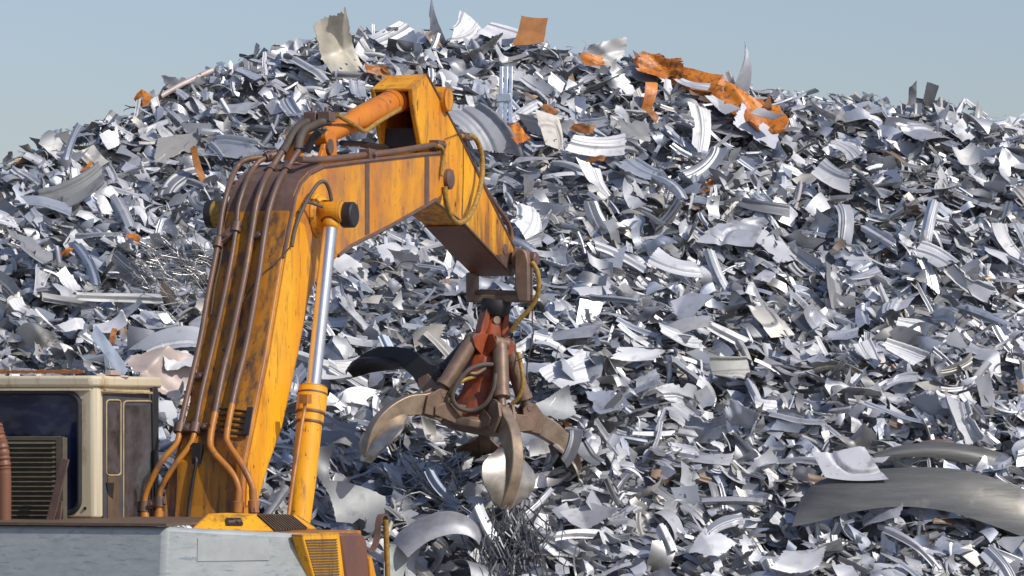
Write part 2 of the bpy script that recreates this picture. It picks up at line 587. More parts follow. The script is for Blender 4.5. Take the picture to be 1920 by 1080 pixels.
# thin control hose down the back plate, with a small valve
m = MB()
m.tube([onback(x, y, 0.04) for x, y in [(352, 980), (356, 940), (362, 900), (368, 866), (366, 858)]], 0.016, 8, smooth=4)
m.box(onback(371, 850, 0.04), RV * 0.04, ZUP * 0.09, FV * 0.03)
m.build("control_hose", MAT["black"], boom)
m = MB()
m.tube([onback(x, y, 0.03) for x, y in [(440, 610), (452, 570), (470, 540), (494, 512), (520, 490), (545, 462)]], 0.008, 6, smooth=4)
m.build("control_hose", MAT["hose"], boom, smooth=True)
m = MB()
m.tube([onback(x, y, 0.03) for x, y in [(396, 590), (402, 540), (410, 505), (416, 470)]] , 0.008, 6, smooth=3)
m.build("control_hose", MAT["hose"], boom, smooth=True)
m = MB()
rr = HW + 0.03
m.tube([mp(x, y, r) for x, y, r in [(547, 462, rr), (553, 430, rr), (566, 395, rr + 0.02), (582, 365, rr + 0.05), (598, 343, rr + 0.09), (610, 342, rr + 0.13), (618, 358, rr + 0.15), (622, 378, rr + 0.16)]], 0.018, 8, smooth=4)
m.tube([mp(x, y, r) for x, y, r in [(560, 398, rr), (575, 380, rr + 0.02), (596, 385, rr + 0.08), (606, 388, rr + 0.12)]], 0.014, 8, smooth=4)
m.build("grease_hose", MAT["hose"], boom, smooth=True)
# long pipe over the forward half
m = MB()
lp = [(562, 299), (590, 300), (640, 296), (690, 290), (740, 284), (790, 276), (818, 272)]
lpts = [mp(x, y, HW - 0.05) for x, y in lp]
m.tube(lpts, 0.031, 12, smooth=4)
m.build("hydraulic_pipe", MAT["pipe"], boom, smooth=True)
for x, y in ((690, 290), (820, 273)):
    m = MB()
    p = mp(x, y, HW - 0.05)
    m.box(p, FV * 0.09, RV * 0.055, ZUP * 0.05)
    m.lathe(p, p + RV * 0.09, [(0, 0.03), (1, 0.028)], 8)
    m.build("pipe_clamp", MAT["edge"], boom, bevel=0.008)
m = MB()
m.tube([mp(x, y, HW + 0.03) for x, y in [(818, 273), (828, 277), (832, 292), (829, 318), (828, 330)]], 0.02, 8, smooth=4)
m.build("tip_hose", MAT["yhose"], boom, smooth=True)
m = MB()
lp = [(640, 268), (680, 270), (720, 276), (770, 282)]
m.tube([mp(x, y, -0.12) for x, y in lp], 0.026, 10, smooth=4)
m.build("hydraulic_pipe", MAT["black"], boom, smooth=True)

# ---- dipper arm -----------------------------------------------------
dl = [(800, 139), (773, 166), (776, 200), (788, 265), (797, 310), (805, 370), (869, 418), (962, 516), (973, 486), (958, 452), (899, 333), (860, 252)]
dp = [frz(mp(x, y, HD)) for x, y in dl]
m = MB()
# lower box of the arm (closed) and the open head with two cheeks, cap and web
low_i = [4, 5, 6, 7, 8, 9, 10, 11]
hd = [(f, z) for f, r, z in dp]
pts_head_in = frz(mp(834, 262, HD))
box_pts = [hd[4], hd[5], hd[6], hd[7], hd[8], hd[9], hd[10], hd[11], (pts_head_in[0], pts_head_in[2])]
m.prism([M(f, HD, z) for f, z in box_pts], RV * (-2 * HD))
cheek = [hd[0], hd[1], hd[2], hd[3], hd[4], (pts_head_in[0], pts_head_in[2]), hd[11]]
for s in (1, -1):
    m.prism([M(f, s * HD, z) for f, z in cheek], RV * (-0.05 * s))
# roof cap of the head: spans the two cheeks along the slanted upper edge
capA, capB = Vector(hd[1]), Vector(hd[0])
t = (capB - capA)
nn = Vector((-t.y, t.x)).normalized()
if nn.y < 0: nn = -nn
q = [capA + nn * 0.003, capB + nn * 0.003, capB - nn * 0.03, capA - nn * 0.03]
m.prism([M(p.x, HD - 0.003, p.y) for p in q], RV * (-2 * HD + 0.006))
# front web
q = [Vector(hd[0]), Vector(hd[11]), Vector((pts_head_in[0], pts_head_in[2])), Vector(hd[0]) * 0.9 + Vector(hd[1]) * 0.1]
m.prism([M(p.x, HD - 0.052, p.y) for p in [Vector(hd[0]) + Vector((-0.03, -0.05)), Vector(hd[11]), Vector((hd[11][0] - 0.06, hd[11][1] - 0.0)), Vector(hd[0]) + Vector((-0.09, -0.05))]], RV * (-2 * HD + 0.104))
dip = m.build("dipper_arm", MAT["dipper"], root, bevel=0.01)
# dark belly plate of the head (behind the cylinder)
m = MB()
pa, pb = frz(mp(788, 262, HD)), frz(mp(797, 310, HD))
m.prism([M(pa[0] + 0.05, HD - 0.055, pa[2] + 0.12), M(pa[0] + 0.02, HD - 0.055, pa[2] - 0.05), M(pb[0] + 0.0, HD - 0.055, pb[2]), M(pb[0] + 0.3, HD - 0.055, pb[2])], RV * (-2 * HD + 0.11))
m.build("head_web", MAT["black"], dip)
m = MB()
q = [hd[0], hd[11], hd[10], hd[9], hd[8]]
pts = [M(f, HD, z) for f, z in q]
m.tube(pts, 0.014, 6)
m.build("weld_edge", MAT["edge"], dip, smooth=True)
m = MB()
pts = [M(f, HD, z) for f, z in [hd[5], hd[6], hd[7], hd[8]]]
m.tube(pts, 0.012, 6)
m.build("weld_edge", MAT["edge"], dip, smooth=True)
# bare brown wear zone at the end of the arm
m = MB()
wz = [(930, 478), (966, 472), (972, 486), (963, 514), (950, 502)]
m.prism([mp(x, y, HD) + RV * 0.001 for x, y in wz], RV * 0.007)
m.build("wear_plate", MAT["edge"], dip)
m = MB()
ub = [frz(mp(x, y, HD)) for x, y in [(872, 422), (961, 515)]]
(fa, _, za), (fb, _, zb) = ub
tt = Vector((fb - fa, zb - za)).normalized(); nn = Vector((tt.y, -tt.x))
if nn.x > 0: nn = -nn
m.prism([M(fa + nn.x * .002, HD - 0.012, za + nn.y * .002), M(fb + nn.x * .002, HD - 0.012, zb + nn.y * .002), M(fb + nn.x * .012, HD - 0.012, zb + nn.y * .012), M(fa + nn.x * .012, HD - 0.012, za + nn.y * .012)], RV * (-2 * HD + 0.024))
m.build("belly_plate", MAT["rustbrown"], dip)
m = MB(); c = mp(946, 468, HD); f, r, z = frz(c)
m.lathe(M(f, HD + 0.002, z), M(f, HD + 0.015, z), [(0, 0.06), (1, 0.055)], 14); m.build("pin_boss", MAT["edge"], dip, smooth=True)
m = MB(); c = mp(826, 185, HD); f, r, z = frz(c)
m.lathe(M(f + 0.1, HD - 0.12, z), M(f + 0.1, HD + 0.05, z), [(0, 0.13), (1, 0.12)], 16); m.build("cylinder_pin", MAT["dipper"], dip, smooth=True)
# seam line
m = MB(); m.tube([mp(x, y, HD) + RV * 0.002 for x, y in [(868, 258), (868, 330), (866, 406)]], 0.007, 5); m.build("weld_seam", MAT["edge"], dip)
# looping hose and side pipe
m = MB()
m.tube([mp(x, y, r) for x, y, r in [(862, 256, HD), (878, 254, HD + .03), (893, 262, HD + .06), (903, 290, HD + .08), (904, 330, HD + .1), (895, 372, HD + .12), (880, 405, HD + .13), (862, 418, HD + .13), (846, 407, HD + .13), (837, 380, HD + .13), (834, 350, HD + .13)]], 0.026, 10, smooth=5)
m.build("looped_hose", MAT["yhose"], dip, smooth=True)
m = MB()
m.tube([mp(x, y, HD - 0.04) for x, y in [(866, 258), (880, 290), (905, 345), (930, 385), (948, 410), (957, 432), (959, 450)]], 0.026, 10, smooth=4)
m.build("hydraulic_pipe", MAT["pipe"], dip, smooth=True)
m = MB(); m.box(mp(872, 256, HD), FV * 0.1, RV * 0.05, ZUP * 0.035); m.build("hose_fitting", MAT["edge"], dip, bevel=0.01)

# ---- dipper cylinder -----------------------------------------------
a, b = mp(606, 256, 0.0), mp(757, 180, 0.0)
L = (b - a).length
m = MB()
s = 1 / 195.0
m.lathe(a, b, [(0.0, 15 * s), (0.05, 17 * s), (0.30, 17.5 * s), (0.31, 19 * s), (0.36, 19 * s), (.40, 22 * s), (.80, 22.5 * s), (.80, 24 * s), (.84, 24 * s), (.845, 22.5 * s), (.87, 22.5 * s), (.872, 25 * s), (.93, 25 * s), (.94, 19 * s), (1.0, 15 * s)], 28)
cyl = m.build("dipper_cylinder", MAT["barrel"], root, smooth=True)
m = MB()
m.tube([mp(x, y, 0.12) for x, y in [(632, 214), (640, 220), (664, 234), (680, 245), (688, 244), (712, 227), (750, 204)]], 0.022, 8, smooth=3)
m.build("feed_pipe", MAT["yhose"], cyl, smooth=True)
m = MB()
for sg in (1, -1):
    r = sg * 0.14
    m.prism([mp(x, y, 0.14) + RV * (sg * 0.14 - 0.14) for x, y in [(592, 300), (608, 248), (614, 243), (622, 250), (624, 297)]], RV * 0.045 * sg)
m.lathe(mp(616, 258, 0.2), mp(616, 258, 0.2) - RV * 0.4, [(0, 0.06), (1, 0.06)], 14)
m.build("cylinder_bracket", MAT["barrel"], boom, bevel=0.008)
m = MB(); m.lathe(mp(617, 275, 0.19), mp(617, 275, 0.19) + RV * 0.02, [(0, 0.075), (1, 0.07)], 14); m.build("bracket_boss", MAT["edge"], boom)
# hoses that rise from the pipe ends over the elbow
f0 = frz(pipe_pts[2][-1])[0]
for pl, rd in (([(530, 284), (540, 270), (548, 254), (560, 238), (576, 229), (590, 226)], 0.042), ([(559, 281), (562, 262), (570, 246), (586, 237), (606, 229), (618, 227)], 0.042)):
    m = MB()
    m.tube([mf(x, y, f0 + 0.05 + 0.05 * i) for i, (x, y) in enumerate(pl)], rd, 10, smooth=5)
    m.build("rubber_hose", MAT["hose"], boom, smooth=True)
m = MB()
for x, y in ((586, 220), (612, 219)):
    p = mf(x, y, f0 + 0.3)
    m.box(p, FV * 0.07, RV * 0.06, ZUP * 0.045)
    m.lathe(p, p + ZUP * 0.09, [(0, 0.025), (1, 0.02)], 8)
m.bar(mf(578, 222, f0 + .3), mf(624, 218, f0 + .3), 0.05, 0.05)
m.build("hose_clamp", MAT["edge"], boom, bevel=0.008)
m = MB()
for k in range(9):
    p = mf(566 + k * 5.2, 283 - k * 5, f0 + 0.2)
    m.lathe(p - ZUP * .018 + RV * .01 * (k % 2), p + ZUP * .02, [(0, .02), (.5, .032), (1, .02)], 7)
m.build("chain", MAT["hose"], boom, smooth=True)
m = MB()
m.tube([mf(x, y, f0 + 0.0) for x, y in [(575, 286), (585, 262), (600, 246)]], 0.035, 8, smooth=3)
m.build("rubber_hose", MAT["black"], boom, smooth=True)

# ---- hoist cylinder --------------------------------------------------
rc = HW + 0.17
ta, tb = mp(622, 396, rc), mp(560, 984, rc)
LL = (tb - ta).length
ax = (tb - ta).normalized()
s = 1 / 216.0
def frac(y): return (y - 396) / (984 - 396)
m = MB()
m.lathe(ta, tb, [(frac(727), 24 * s), (frac(729), 27.5 * s), (frac(742), 28.5 * s), (frac(776), 28.5 * s), (frac(778), 26.5 * s), (frac(795), 26.5 * s), (frac(797), 24.5 * s), (frac(900), 24 * s), (frac(984), 21.5 * s)], 32)
hc = m.build("hoist_cylinder", MAT["yellow"], root, smooth=True)
m = MB()
m.lathe(ta, tb, [(frac(415), 14 * s), (frac(728), 14 * s)], 28)
m.build("piston_rod", MAT["rod"], hc, smooth=True)
m = MB()
m.lathe(ta + RV * 0.1, ta - RV * 0.1, [(0, 0.095), (0.1, 0.105), (0.9, 0.105), (1, 0.095)], 20)
m.lathe(ta, tb, [(0, 13 * s), (frac(415), 16 * s), (frac(428), 15.5 * s), (frac(431), 13 * s)], 20)
m.build("rod_eye", MAT["yellow"], hc, smooth=True)
m = MB()
for y in (742, 778, 796):
    p = ta.lerp(tb, frac(y))
    m.lathe(p - ax * 0.008, p + ax * 0.008, [(0, 29 * s if y < 790 else 27 * s), (1, 29 * s if y < 790 else 27 * s)], 32)
m.build("gland_ring", MAT["edge"], hc, smooth=True)
m = MB()
m.tube([mp(x, y, rc + .14) for x, y in [(571, 752), (571, 768), (565, 800), (558, 850), (550, 900), (543, 950), (540, 972)]], 0.016, 8, smooth=3)
m.box(mp(572, 748, rc + 0.13), FV * .05, RV * .04, ZUP * .04)
m.build("feed_pipe", MAT["pipe2"], hc, smooth=True)

# ---- superstructure ---------------------------------------------------
def mh(f, r, z): return M(f, r, z)
ZD = at(150, 985, 32.5).z
pa = frz(mf(310, 986, -2.3)); pb_r, pb_f = pa[1] + .72, -2.3 + .72
A = (-2.3, pa[1]); B = (pb_f, pb_r); C = (-1.22, 1.52)
BL = (-2.3, -1.5)
def ztop(px, py, fr): 
    return 0
m = MB()
zA, zB = ZD - 0.012, ZD - 0.075
zb = 0.95
plan = [BL, A, B, C, (-0.98, 1.52), (-0.98, -1.5)]
zt = [ZD - 0.012, zA, zB, ZD - 0.095, ZD - 0.095, ZD - 0.012]
slope = [(-.16, 0), (-.16, 0.02), (-.09, 0.09), (-0.05, 0.0), (0.0, 0.0), (0, 0)]
top = [mh(f, r, z) for (f, r), z in zip(plan, zt)]
bot = [mh(f + d[0], r + d[1], zb) for (f, r), d in zip(plan, slope)]
n = len(plan)
m.add(top + bot, [tuple(range(n)), tuple(range(2 * n - 1, n - 1, -1))] + [(i, i + n, (i + 1) % n + n, (i + 1) % n) for i in range(n)])
cw = m.build("counterweight", MAT["grey"], root, bevel=0.035)
# raised plate on the corner face
m = MB()
def onface(s_, z_, out):
    f = A[0] + (B[0] - A[0]) * s_
    r = A[1] + (B[1] - A[1]) * s_
    k = (ZD - z_) / (ZD - zb)
    return mh(f - (.16 - .07 * s_) * k - out * .7071, r + (.02 + .07 * s_) * k + out * .7071, z_)
m.prism([onface(0.27, ZD - .105, -.004), onface(0.86, ZD - .12, -.004), onface(0.86, ZD - .29, -.004), onface(0.27, ZD - .29, -.004)], (RV - FV) * .0055)
m.build("welded_plate", plain("pale_repaint", (0.37, 0.39, 0.375), .5, 0, .12, 6), cw)
# engine side: louvred cover then brown box
m = MB()
z1 = ZD - 0.10
m.box(mh(-0.83, 1.0, (z1 + 0.95) / 2), FV * 0.145, RV * 0.47, ZUP * ((z1 - .95) / 2))
ec = m.build("engine_cover", MAT["yellow"], root, bevel=0.02)
m = MB()
poly = [(566, 1002), (637, 998), (643, 1030), (650, 1100), (592, 1100)]
rs = 1.53
m.prism([mp(x, y, rs) for x, y in poly], RV * -0.10)
sl = m.build("side_grille", MAT["yellow"], ec, bevel=0.012)
m = MB()
for k in range(17):
    y = 1013 + k * 5.0
    x0 = 570 + (y - 1002) * 0.27
    m.bar(mp(x0, y, rs + .004), mp(631 + (y - 1013) * .08, y - 1.5, rs + .004), 0.012, 0.010, side=RV)
m.build("louvre", MAT["deck"], ec)
m = MB()
poly = [(640, 1001), (676, 1000), (683, 1004), (689, 1018), (694, 1100), (652, 1100)]
m.prism([mp(x, y, 1.55) for x, y in poly], RV * -0.9)
m.build("side_box", MAT["rustbrown"], root, bevel=0.02)
m = MB()
poly = [(692, 1048), (697, 1040), (706, 1080), (712, 1110), (697, 1110)]
m.prism([mp(x, y, 1.5) for x, y in poly], RV * -0.5)
m.build("step_bracket", MAT["yellow"], root, bevel=0.01)
# deck
m = MB()
dk = [(-2.33, -1.55), (-2.33, A[1] + .02), (-1.7, A[1] + .02), (0.3, .45), (1.2, .4), (1.2, -1.55)]
m.prism([mh(f, r, ZD + 0.012) for f, r in dk], ZUP * -0.022)
m.build("deck", MAT["deck"], root)
m = MB()
m.box(mh(0.1, -0.25, ZD - .80), FV * 1.05, RV * 1.2, ZUP * .68)
m.build("superstructure_frame", MAT["back"], root, bevel=0.02)
# yellow vent cover standing on the deck
def vp(px, py, Y): return at(px, py, Y)
b0, b1, b2 = vp(352, 995, 33.0), vp(514, 999, 33.3), vp(580, 994, 33.75)
t0, t1, t2 = vp(386, 963, 33.3), vp(476, 965, 33.55), vp(547, 967, 34.0)
back = FV * 0.55
m = MB()
m.add([b0, b1, b2, t0, t1, t2, b0 + back, b2 + back * .4, t0 + back * .7, t2 + back * .25],
      [(0, 1, 4, 3), (1, 2, 5, 4), (3, 4, 5, 9, 8), (0, 3, 8, 6), (2, 7, 9, 5), (6, 8, 9, 7), (0, 6, 7, 2, 1)])
vc = m.build("vent_cover", MAT["yellow"], root, bevel=0.012)
m = MB()
def bil(u, v): return b0.lerp(b1, u).lerp(t0.lerp(t1, u), v)
nrm = (b1 - b0).cross(t0 - b0).normalized()
if nrm.y > 0: nrm = -nrm
m.prism([bil(.44, .34) + nrm * .003, bil(.66, .34) + nrm * .003, bil(.68, .44) + nrm * .003, bil(.685, .72) + nrm * .003, bil(.66, .76) + nrm * .003, bil(.42, .74) + nrm * .003], nrm * .006)
m.build("slot", MAT["black"], vc)
m = MB(); m.bar(bil(.46, .48) + nrm * .013, bil(.66, .56) + nrm * .013, .022, .008, side=ZUP); m.bar(bil(.52, .66) + nrm * .012, bil(.62, .40) + nrm * .012, .02, .008, side=ZUP); m.build("slot_latch", MAT["edge"], vc)
m = MB()
nrm2 = (b2 - b1).cross(t1 - b1).normalized()
if nrm2.y > 0: nrm2 = -nrm2
def bil2(u, v): return b1.lerp(b2, u).lerp(t1.lerp(t2, u), v)
m.prism([bil2(.04, .06) + nrm2 * .002, bil2(.95, .06) + nrm2 * .002, bil2(.95, .93) + nrm2 * .002, bil2(.04, .93) + nrm2 * .002], nrm2 * .004)
m.build("grille_opening", MAT["black"], vc)
m = MB()
for k in range(13):
    u = .06 + k * .073
    m.bar(bil2(u, .05) + nrm2 * .014, bil2(u, .95) + nrm2 * .014, .013, .012, side=(b2 - b1))
m.build("grille", MAT["deck"], vc)
# handrail
m = MB()
m.tube([mp(728, 1110, 1.5), mp(723, 975, 1.5)], 0.024, 10)
hr = m.build("handrail", MAT["yhose"], root, smooth=True)
m = MB()
hp = catmull([mp(x, y, 1.47) for x, y in [(724, 976), (720, 966), (713, 968), (709, 985), (707, 1008), (700, 1028), (690, 1034), (680, 1026)]], 5)
for p, q in zip(hp, hp[1:]):
    m.bar(p - (q - p) * .1, q + (q - p) * .1, .055, .014, side=RV)
m.build("bent_strap", MAT["edge"], hr)

# ---- cab -----------------------------------------------------------------
FC = -0.85
cr = frz(mf(182, 850, FC))
RC = cr[1]
ZR = mf(100, 716, FC).z
m = MB()
LC = 1.2
WC = 1.35
ch = 0.045
plan = [(FC, RC - WC), (FC, RC - ch), (FC + ch, RC), (FC + LC, RC), (FC + LC, RC - WC)]
m.prism([mh(f, r, ZD + .014) for f, r in plan], ZUP * (ZR - ZD - .014))
cab = m.build("cab", MAT["cream"], root, bevel=0.02)
# roof
m = MB()
zr2 = mf(100, 700, FC - .03).z
e = .035
plan = [(FC - e, RC - WC - e), (FC - e, RC - ch), (FC + ch, RC + e), (FC + LC + .02, RC + e), (FC + LC + .02, RC - WC - e)]
def ins(f, r, d): return (f + (d if f < FC + .5 else -d), r + (d if r < RC - .6 else -d))
zlow = mf(100, 726, FC - e).z
m.prism([mh(f, r, zlow) for f, r in plan], ZUP * (zr2 - .02 - zlow))
m.build("roof", MAT["cream"], cab, bevel=0.025)
m = MB()
pts = [mf(x, 697 + 1.0 * math.sin(x * .3), FC + .05) for x in range(-40, 166, 9)]
for p, q in zip(pts, pts[1:]):
    m.bar(p, q, .02 + .02 * random.random(), .03, side=ZUP)
m.build("rusty_roof_edge", MAT["rustplate"], cab, bevel=.003)
m = MB(); p = mf(212, 699, FC + .3); m.box(p, FV * .1, RV * .03, ZUP * .02); m.bar(mf(180, 703, FC + .1), mf(240, 707, FC + .5), .02, .02); m.build("roof_debris", MAT["pinkscrap"], cab, bevel=.004)

def rrect(x0, y0, x1, y1, rad, fn, n=6):
    pts = []
    for cx, cy, a0 in ((x1 - rad, y0 + rad, -90), (x1 - rad, y1 - rad, 0), (x0 + rad, y1 - rad, 90), (x0 + rad, y0 + rad, 180)):
        for k in range(n + 1):
            a = R_(a0 + 90 * k / n)
            pts.append(fn(cx + rad * math.cos(a), cy + rad * math.sin(a)))
    return pts
fnb = lambda x, y: mf(x, y, FC)
pts = rrect(-85, 736, 150, 962, 24, fnb)
m = MB(); m.prism([p - FV * .002 for p in pts], -FV * .008)
m.build("rear_window", MAT["glass"], cab)
m = MB()
o = [p - FV * .012 for p in pts]
m.tube(o + [o[0]], .024, 8)
m.build("window_seal", MAT["rubber"], cab, smooth=True)
fns = lambda x, y: mp(x, y, RC)
def pane(x0, y0, x1, y1, rad, mat, name="side_window", out=.002):
    m = MB()
    m.prism([p + RV * out for p in rrect(x0, y0, x1, y1, rad, fns, 3)], RV * .006)
    return m.build(name, MAT[mat], cab)
MAT["door"] = plain("grimy_door_panel", (0.075, 0.075, 0.088), .5, 0, .3, 3)
pane(192, 738, 286, 974, 3, "door", "door_panel")
pane(199, 756, 221, 888, 4, "reflglass", out=.010)
pane(231, 760, 279, 972, 4, "reflglass", out=.010)
pane(199, 893, 220, 972, 2, "deck", "door_kick_panel", out=.010)
MAT["frame"] = plain("tan_window_trim", (0.46, 0.34, 0.17), .6)
def pframe(x0, y0, x1, y1, rad, w=.008):
    m = MB()
    p = [q + RV * .012 for q in rrect(x0, y0, x1, y1, rad, fns, 4)]
    m.tube(p + [p[0]], w, 6)
    m.build("window_frame", MAT["frame"], cab, smooth=True)
pframe(197, 750, 224, 891, 6)
pframe(229, 752, 284, 985, 7)
m = MB(); m.prism([mp(x, y, RC + .03) for x, y in [(287, 714), (294, 718), (298, 736), (298, 976), (291, 976), (287, 760)]], RV * -.5)
m.build("windscreen_edge", MAT["rubber"], cab, bevel=.006)
m = MB(); m.prism([mp(x, y, RC + .02) for x, y in [(200, 905), (214, 905), (212, 935), (204, 928)]], RV * -.008); m.build("door_handle", MAT["black"], cab)

for x, y in ((160, 953),):
    m = MB(); p = mf(x, y, FC); m.lathe(p - FV * .001, p - FV * .012, [(0, .014), (1, .011)], 8); m.build("bolt", MAT["black"], cab)
m = MB(); p = mp(205, 720, RC + .036); m.bar(mp(196, 731, RC + .036), mp(284, 737, RC + .036), .02, .03, side=ZUP); m.build("rain_gutter", MAT["frame"], cab, bevel=.004)
m = MB(); m.bar(mf(-40, 731, FC - .036), mf(170, 731, FC - .036), .018, .02, side=ZUP); m.build("rain_gutter", MAT["cream"], cab, bevel=.004)
# things standing on the deck behind the cab
m = MB()
FG = -1.25
g0, g1 = mf(6, 820, FG), mf(121, 820, FG)
m.prism([mf(-60, 820, FG), mf(121, 820, FG), mf(121, 985, FG), mf(-60, 985, FG)], FV * .05)
MAT["guard"] = plain("olive_guard_steel", (0.10, 0.085, 0.055), .7)
lv = m.build("radiator_guard", MAT["guard"], root)
m = MB()
for k in range(17):
    y = 827 + k * 9
    p, q = mf(-58, y, FG - .012), mf(106, y, FG - .012)
    m.add([p, q, q - FV * .03 - ZUP * .022, p - FV * .03 - ZUP * .022, p - ZUP * .006, q - ZUP * .006], [(0, 1, 2, 3), (3, 2, 5, 4)])
m.build("guard_slat", MAT["guard"], lv)
m = MB(); m.bar(mf(113, 819, FG - .01), mf(113, 985, FG - .01), .07, .03, side=RV); m.bar(mf(-60, 822, FG - .01), mf(113, 822, FG - .01), .035, .03, side=ZUP); m.build("guard_frame", MAT["guard"], lv, bevel=.004)
m = MB()
m.bar(mf(92, 984, -1.42), mf(123, 860, -1.42), .07, .02, side=RV)
m.bar(mf(108, 984, -1.30), mf(114, 940, -1.30), .04, .03, side=RV)
m.build("brace_bar", MAT["edge"], root, bevel=.004)
# exhaust
ex = [(8, 985), (8, 900), (7, 872), (3, 840), (-4, 815), (-9, 795)]
m = MB()
pp = catmull([mf(x, y, -1.6) for x, y in ex], 8)
rads = [(.058 if i < 12 else .058 + .006 * math.sin(i * 2.4)) for i in range(len(pp))]
m.tube(pp, rads, 16)
m.build("exhaust_pipe", MAT["rustbrown"], root, smooth=True)
# crawler undercarriage
m = MB()
for sgn in (1, -1):
    prof_ = []
    for k in range(13):
        a = R_(90 + 180 * k / 12); prof_.append((-1.7 + .42 * math.cos(a), .44 + .42 * math.sin(a)))
    for k in range(13):
        a = R_(-90 + 180 * k / 12); prof_.append((1.7 + .42 * math.cos(a), .44 + .42 * math.sin(a)))
    m.prism([M(f, sgn * .95, z) for f, z in prof_], RV * (.5 * sgn))
m.box(M(0, 0, .62), FV * .9, RV * .94, ZUP * .25)
m.build("undercarriage", MAT["black"], root, bevel=.02)

# ---- grapple ---------------------------------------------------------------
ftip, _, ztip = frz(mp(958, 497, HD))
# hanger frame under the end of the dipper arm
def hx(px, py, Y=None): return mf(px, py, ftip)
m = MB()
def hb(x0, y0, x1, y1, w, d):
    m.bar(hx(x0, y0), hx(x1, y1), w, d, side=FV)
hb(886, 512, 886, 566, .16, .09)
m.prism([hx(x, y) for x, y in [(975, 476), (981, 469), (990, 468), (996, 475), (1000, 492), (1000, 566), (982, 566), (975, 540)]], -FV * .16)
hb(879, 560, 1001, 560, .17, .075)
m.prism([hx(x, y) - FV * .002 for x, y in [(880, 555), (900, 542), (976, 545), (978, 556)]], FV * .08)
gr = m.build("grapple", MAT["brown"], root, bevel=.012)
m = MB()
p = hx(990, 486)
m.lathe(p - RV * .65, p + RV * .06, [(0, .05), (1, .05)], 16)
m.lathe(p + RV * .03, p + RV * .10, [(0, .075), (.8, .075), (1, .06)], 16)
m.lathe(p - RV * .13, p - RV * .05, [(0, .12), (1, .11)], 16)
m.build("hanger_pin", MAT["edge"], gr, smooth=True)

O = hx(931, 566)
TILT = Matrix.Rotation(R_(9.5), 4, 'Y') @ Matrix.Rotation(R_(-4), 4, 'X')
def G(rad, az, h, tang=0):
    a = R_(az)
    d = Vector((math.sin(a), -math.cos(a), 0))
    t = Vector((math.cos(a), math.sin(a), 0))
    return O + TILT @ (d * rad + t * tang + Vector((0, 0, h)))
m = MB()
m.lathe(G(0, 0, .01), G(0, 0, -.16), [(0, .15), (.3, .16), (.7, .15), (1, .10)], 20)
m.build("rotator", MAT["black"], gr, smooth=True)
# suspension lug with pin
m = MB()
for sg in (-1, 1):
    m.prism([G(.09, 20, h, sg * w) for h, w in [(-.06, .085), (-.06, .12), (-.28, .15), (-.36, .15), (-.36, .09), (-.24, .07)]], (G(0, 20, 0) - G(.1, 20, 0)) * 1.6)
m.build("suspension_lug", MAT["rustred"], gr, bevel=.006)
m = MB(); m.lathe(G(.11, 20, -.19), G(-.12, 20, -.19), [(0, .04), (1, .04)], 14); m.build("suspension_pin", MAT["tine"], gr, smooth=True)
m = MB()
m.lathe(G(0, 0, -.12), G(0, 0, -1.28), [(0, .08), (.12, .11), (.2, .12), (.34, .13), (.40, .18), (.55, .22), (.62, .19), (.72, .20), (.86, .28), (.93, .31), (1, .26)], 10)
hub = m.build("hub", MAT["rustred"], gr, bevel=.01)
m = MB()
m.lathe(G(0, 0, -1.20), G(0, 0, -1.34), [(0, .30), (.3, .36), (.8, .36), (1, .28)], 10)
m.build("hub_ring", MAT["brown"], gr, bevel=.01)

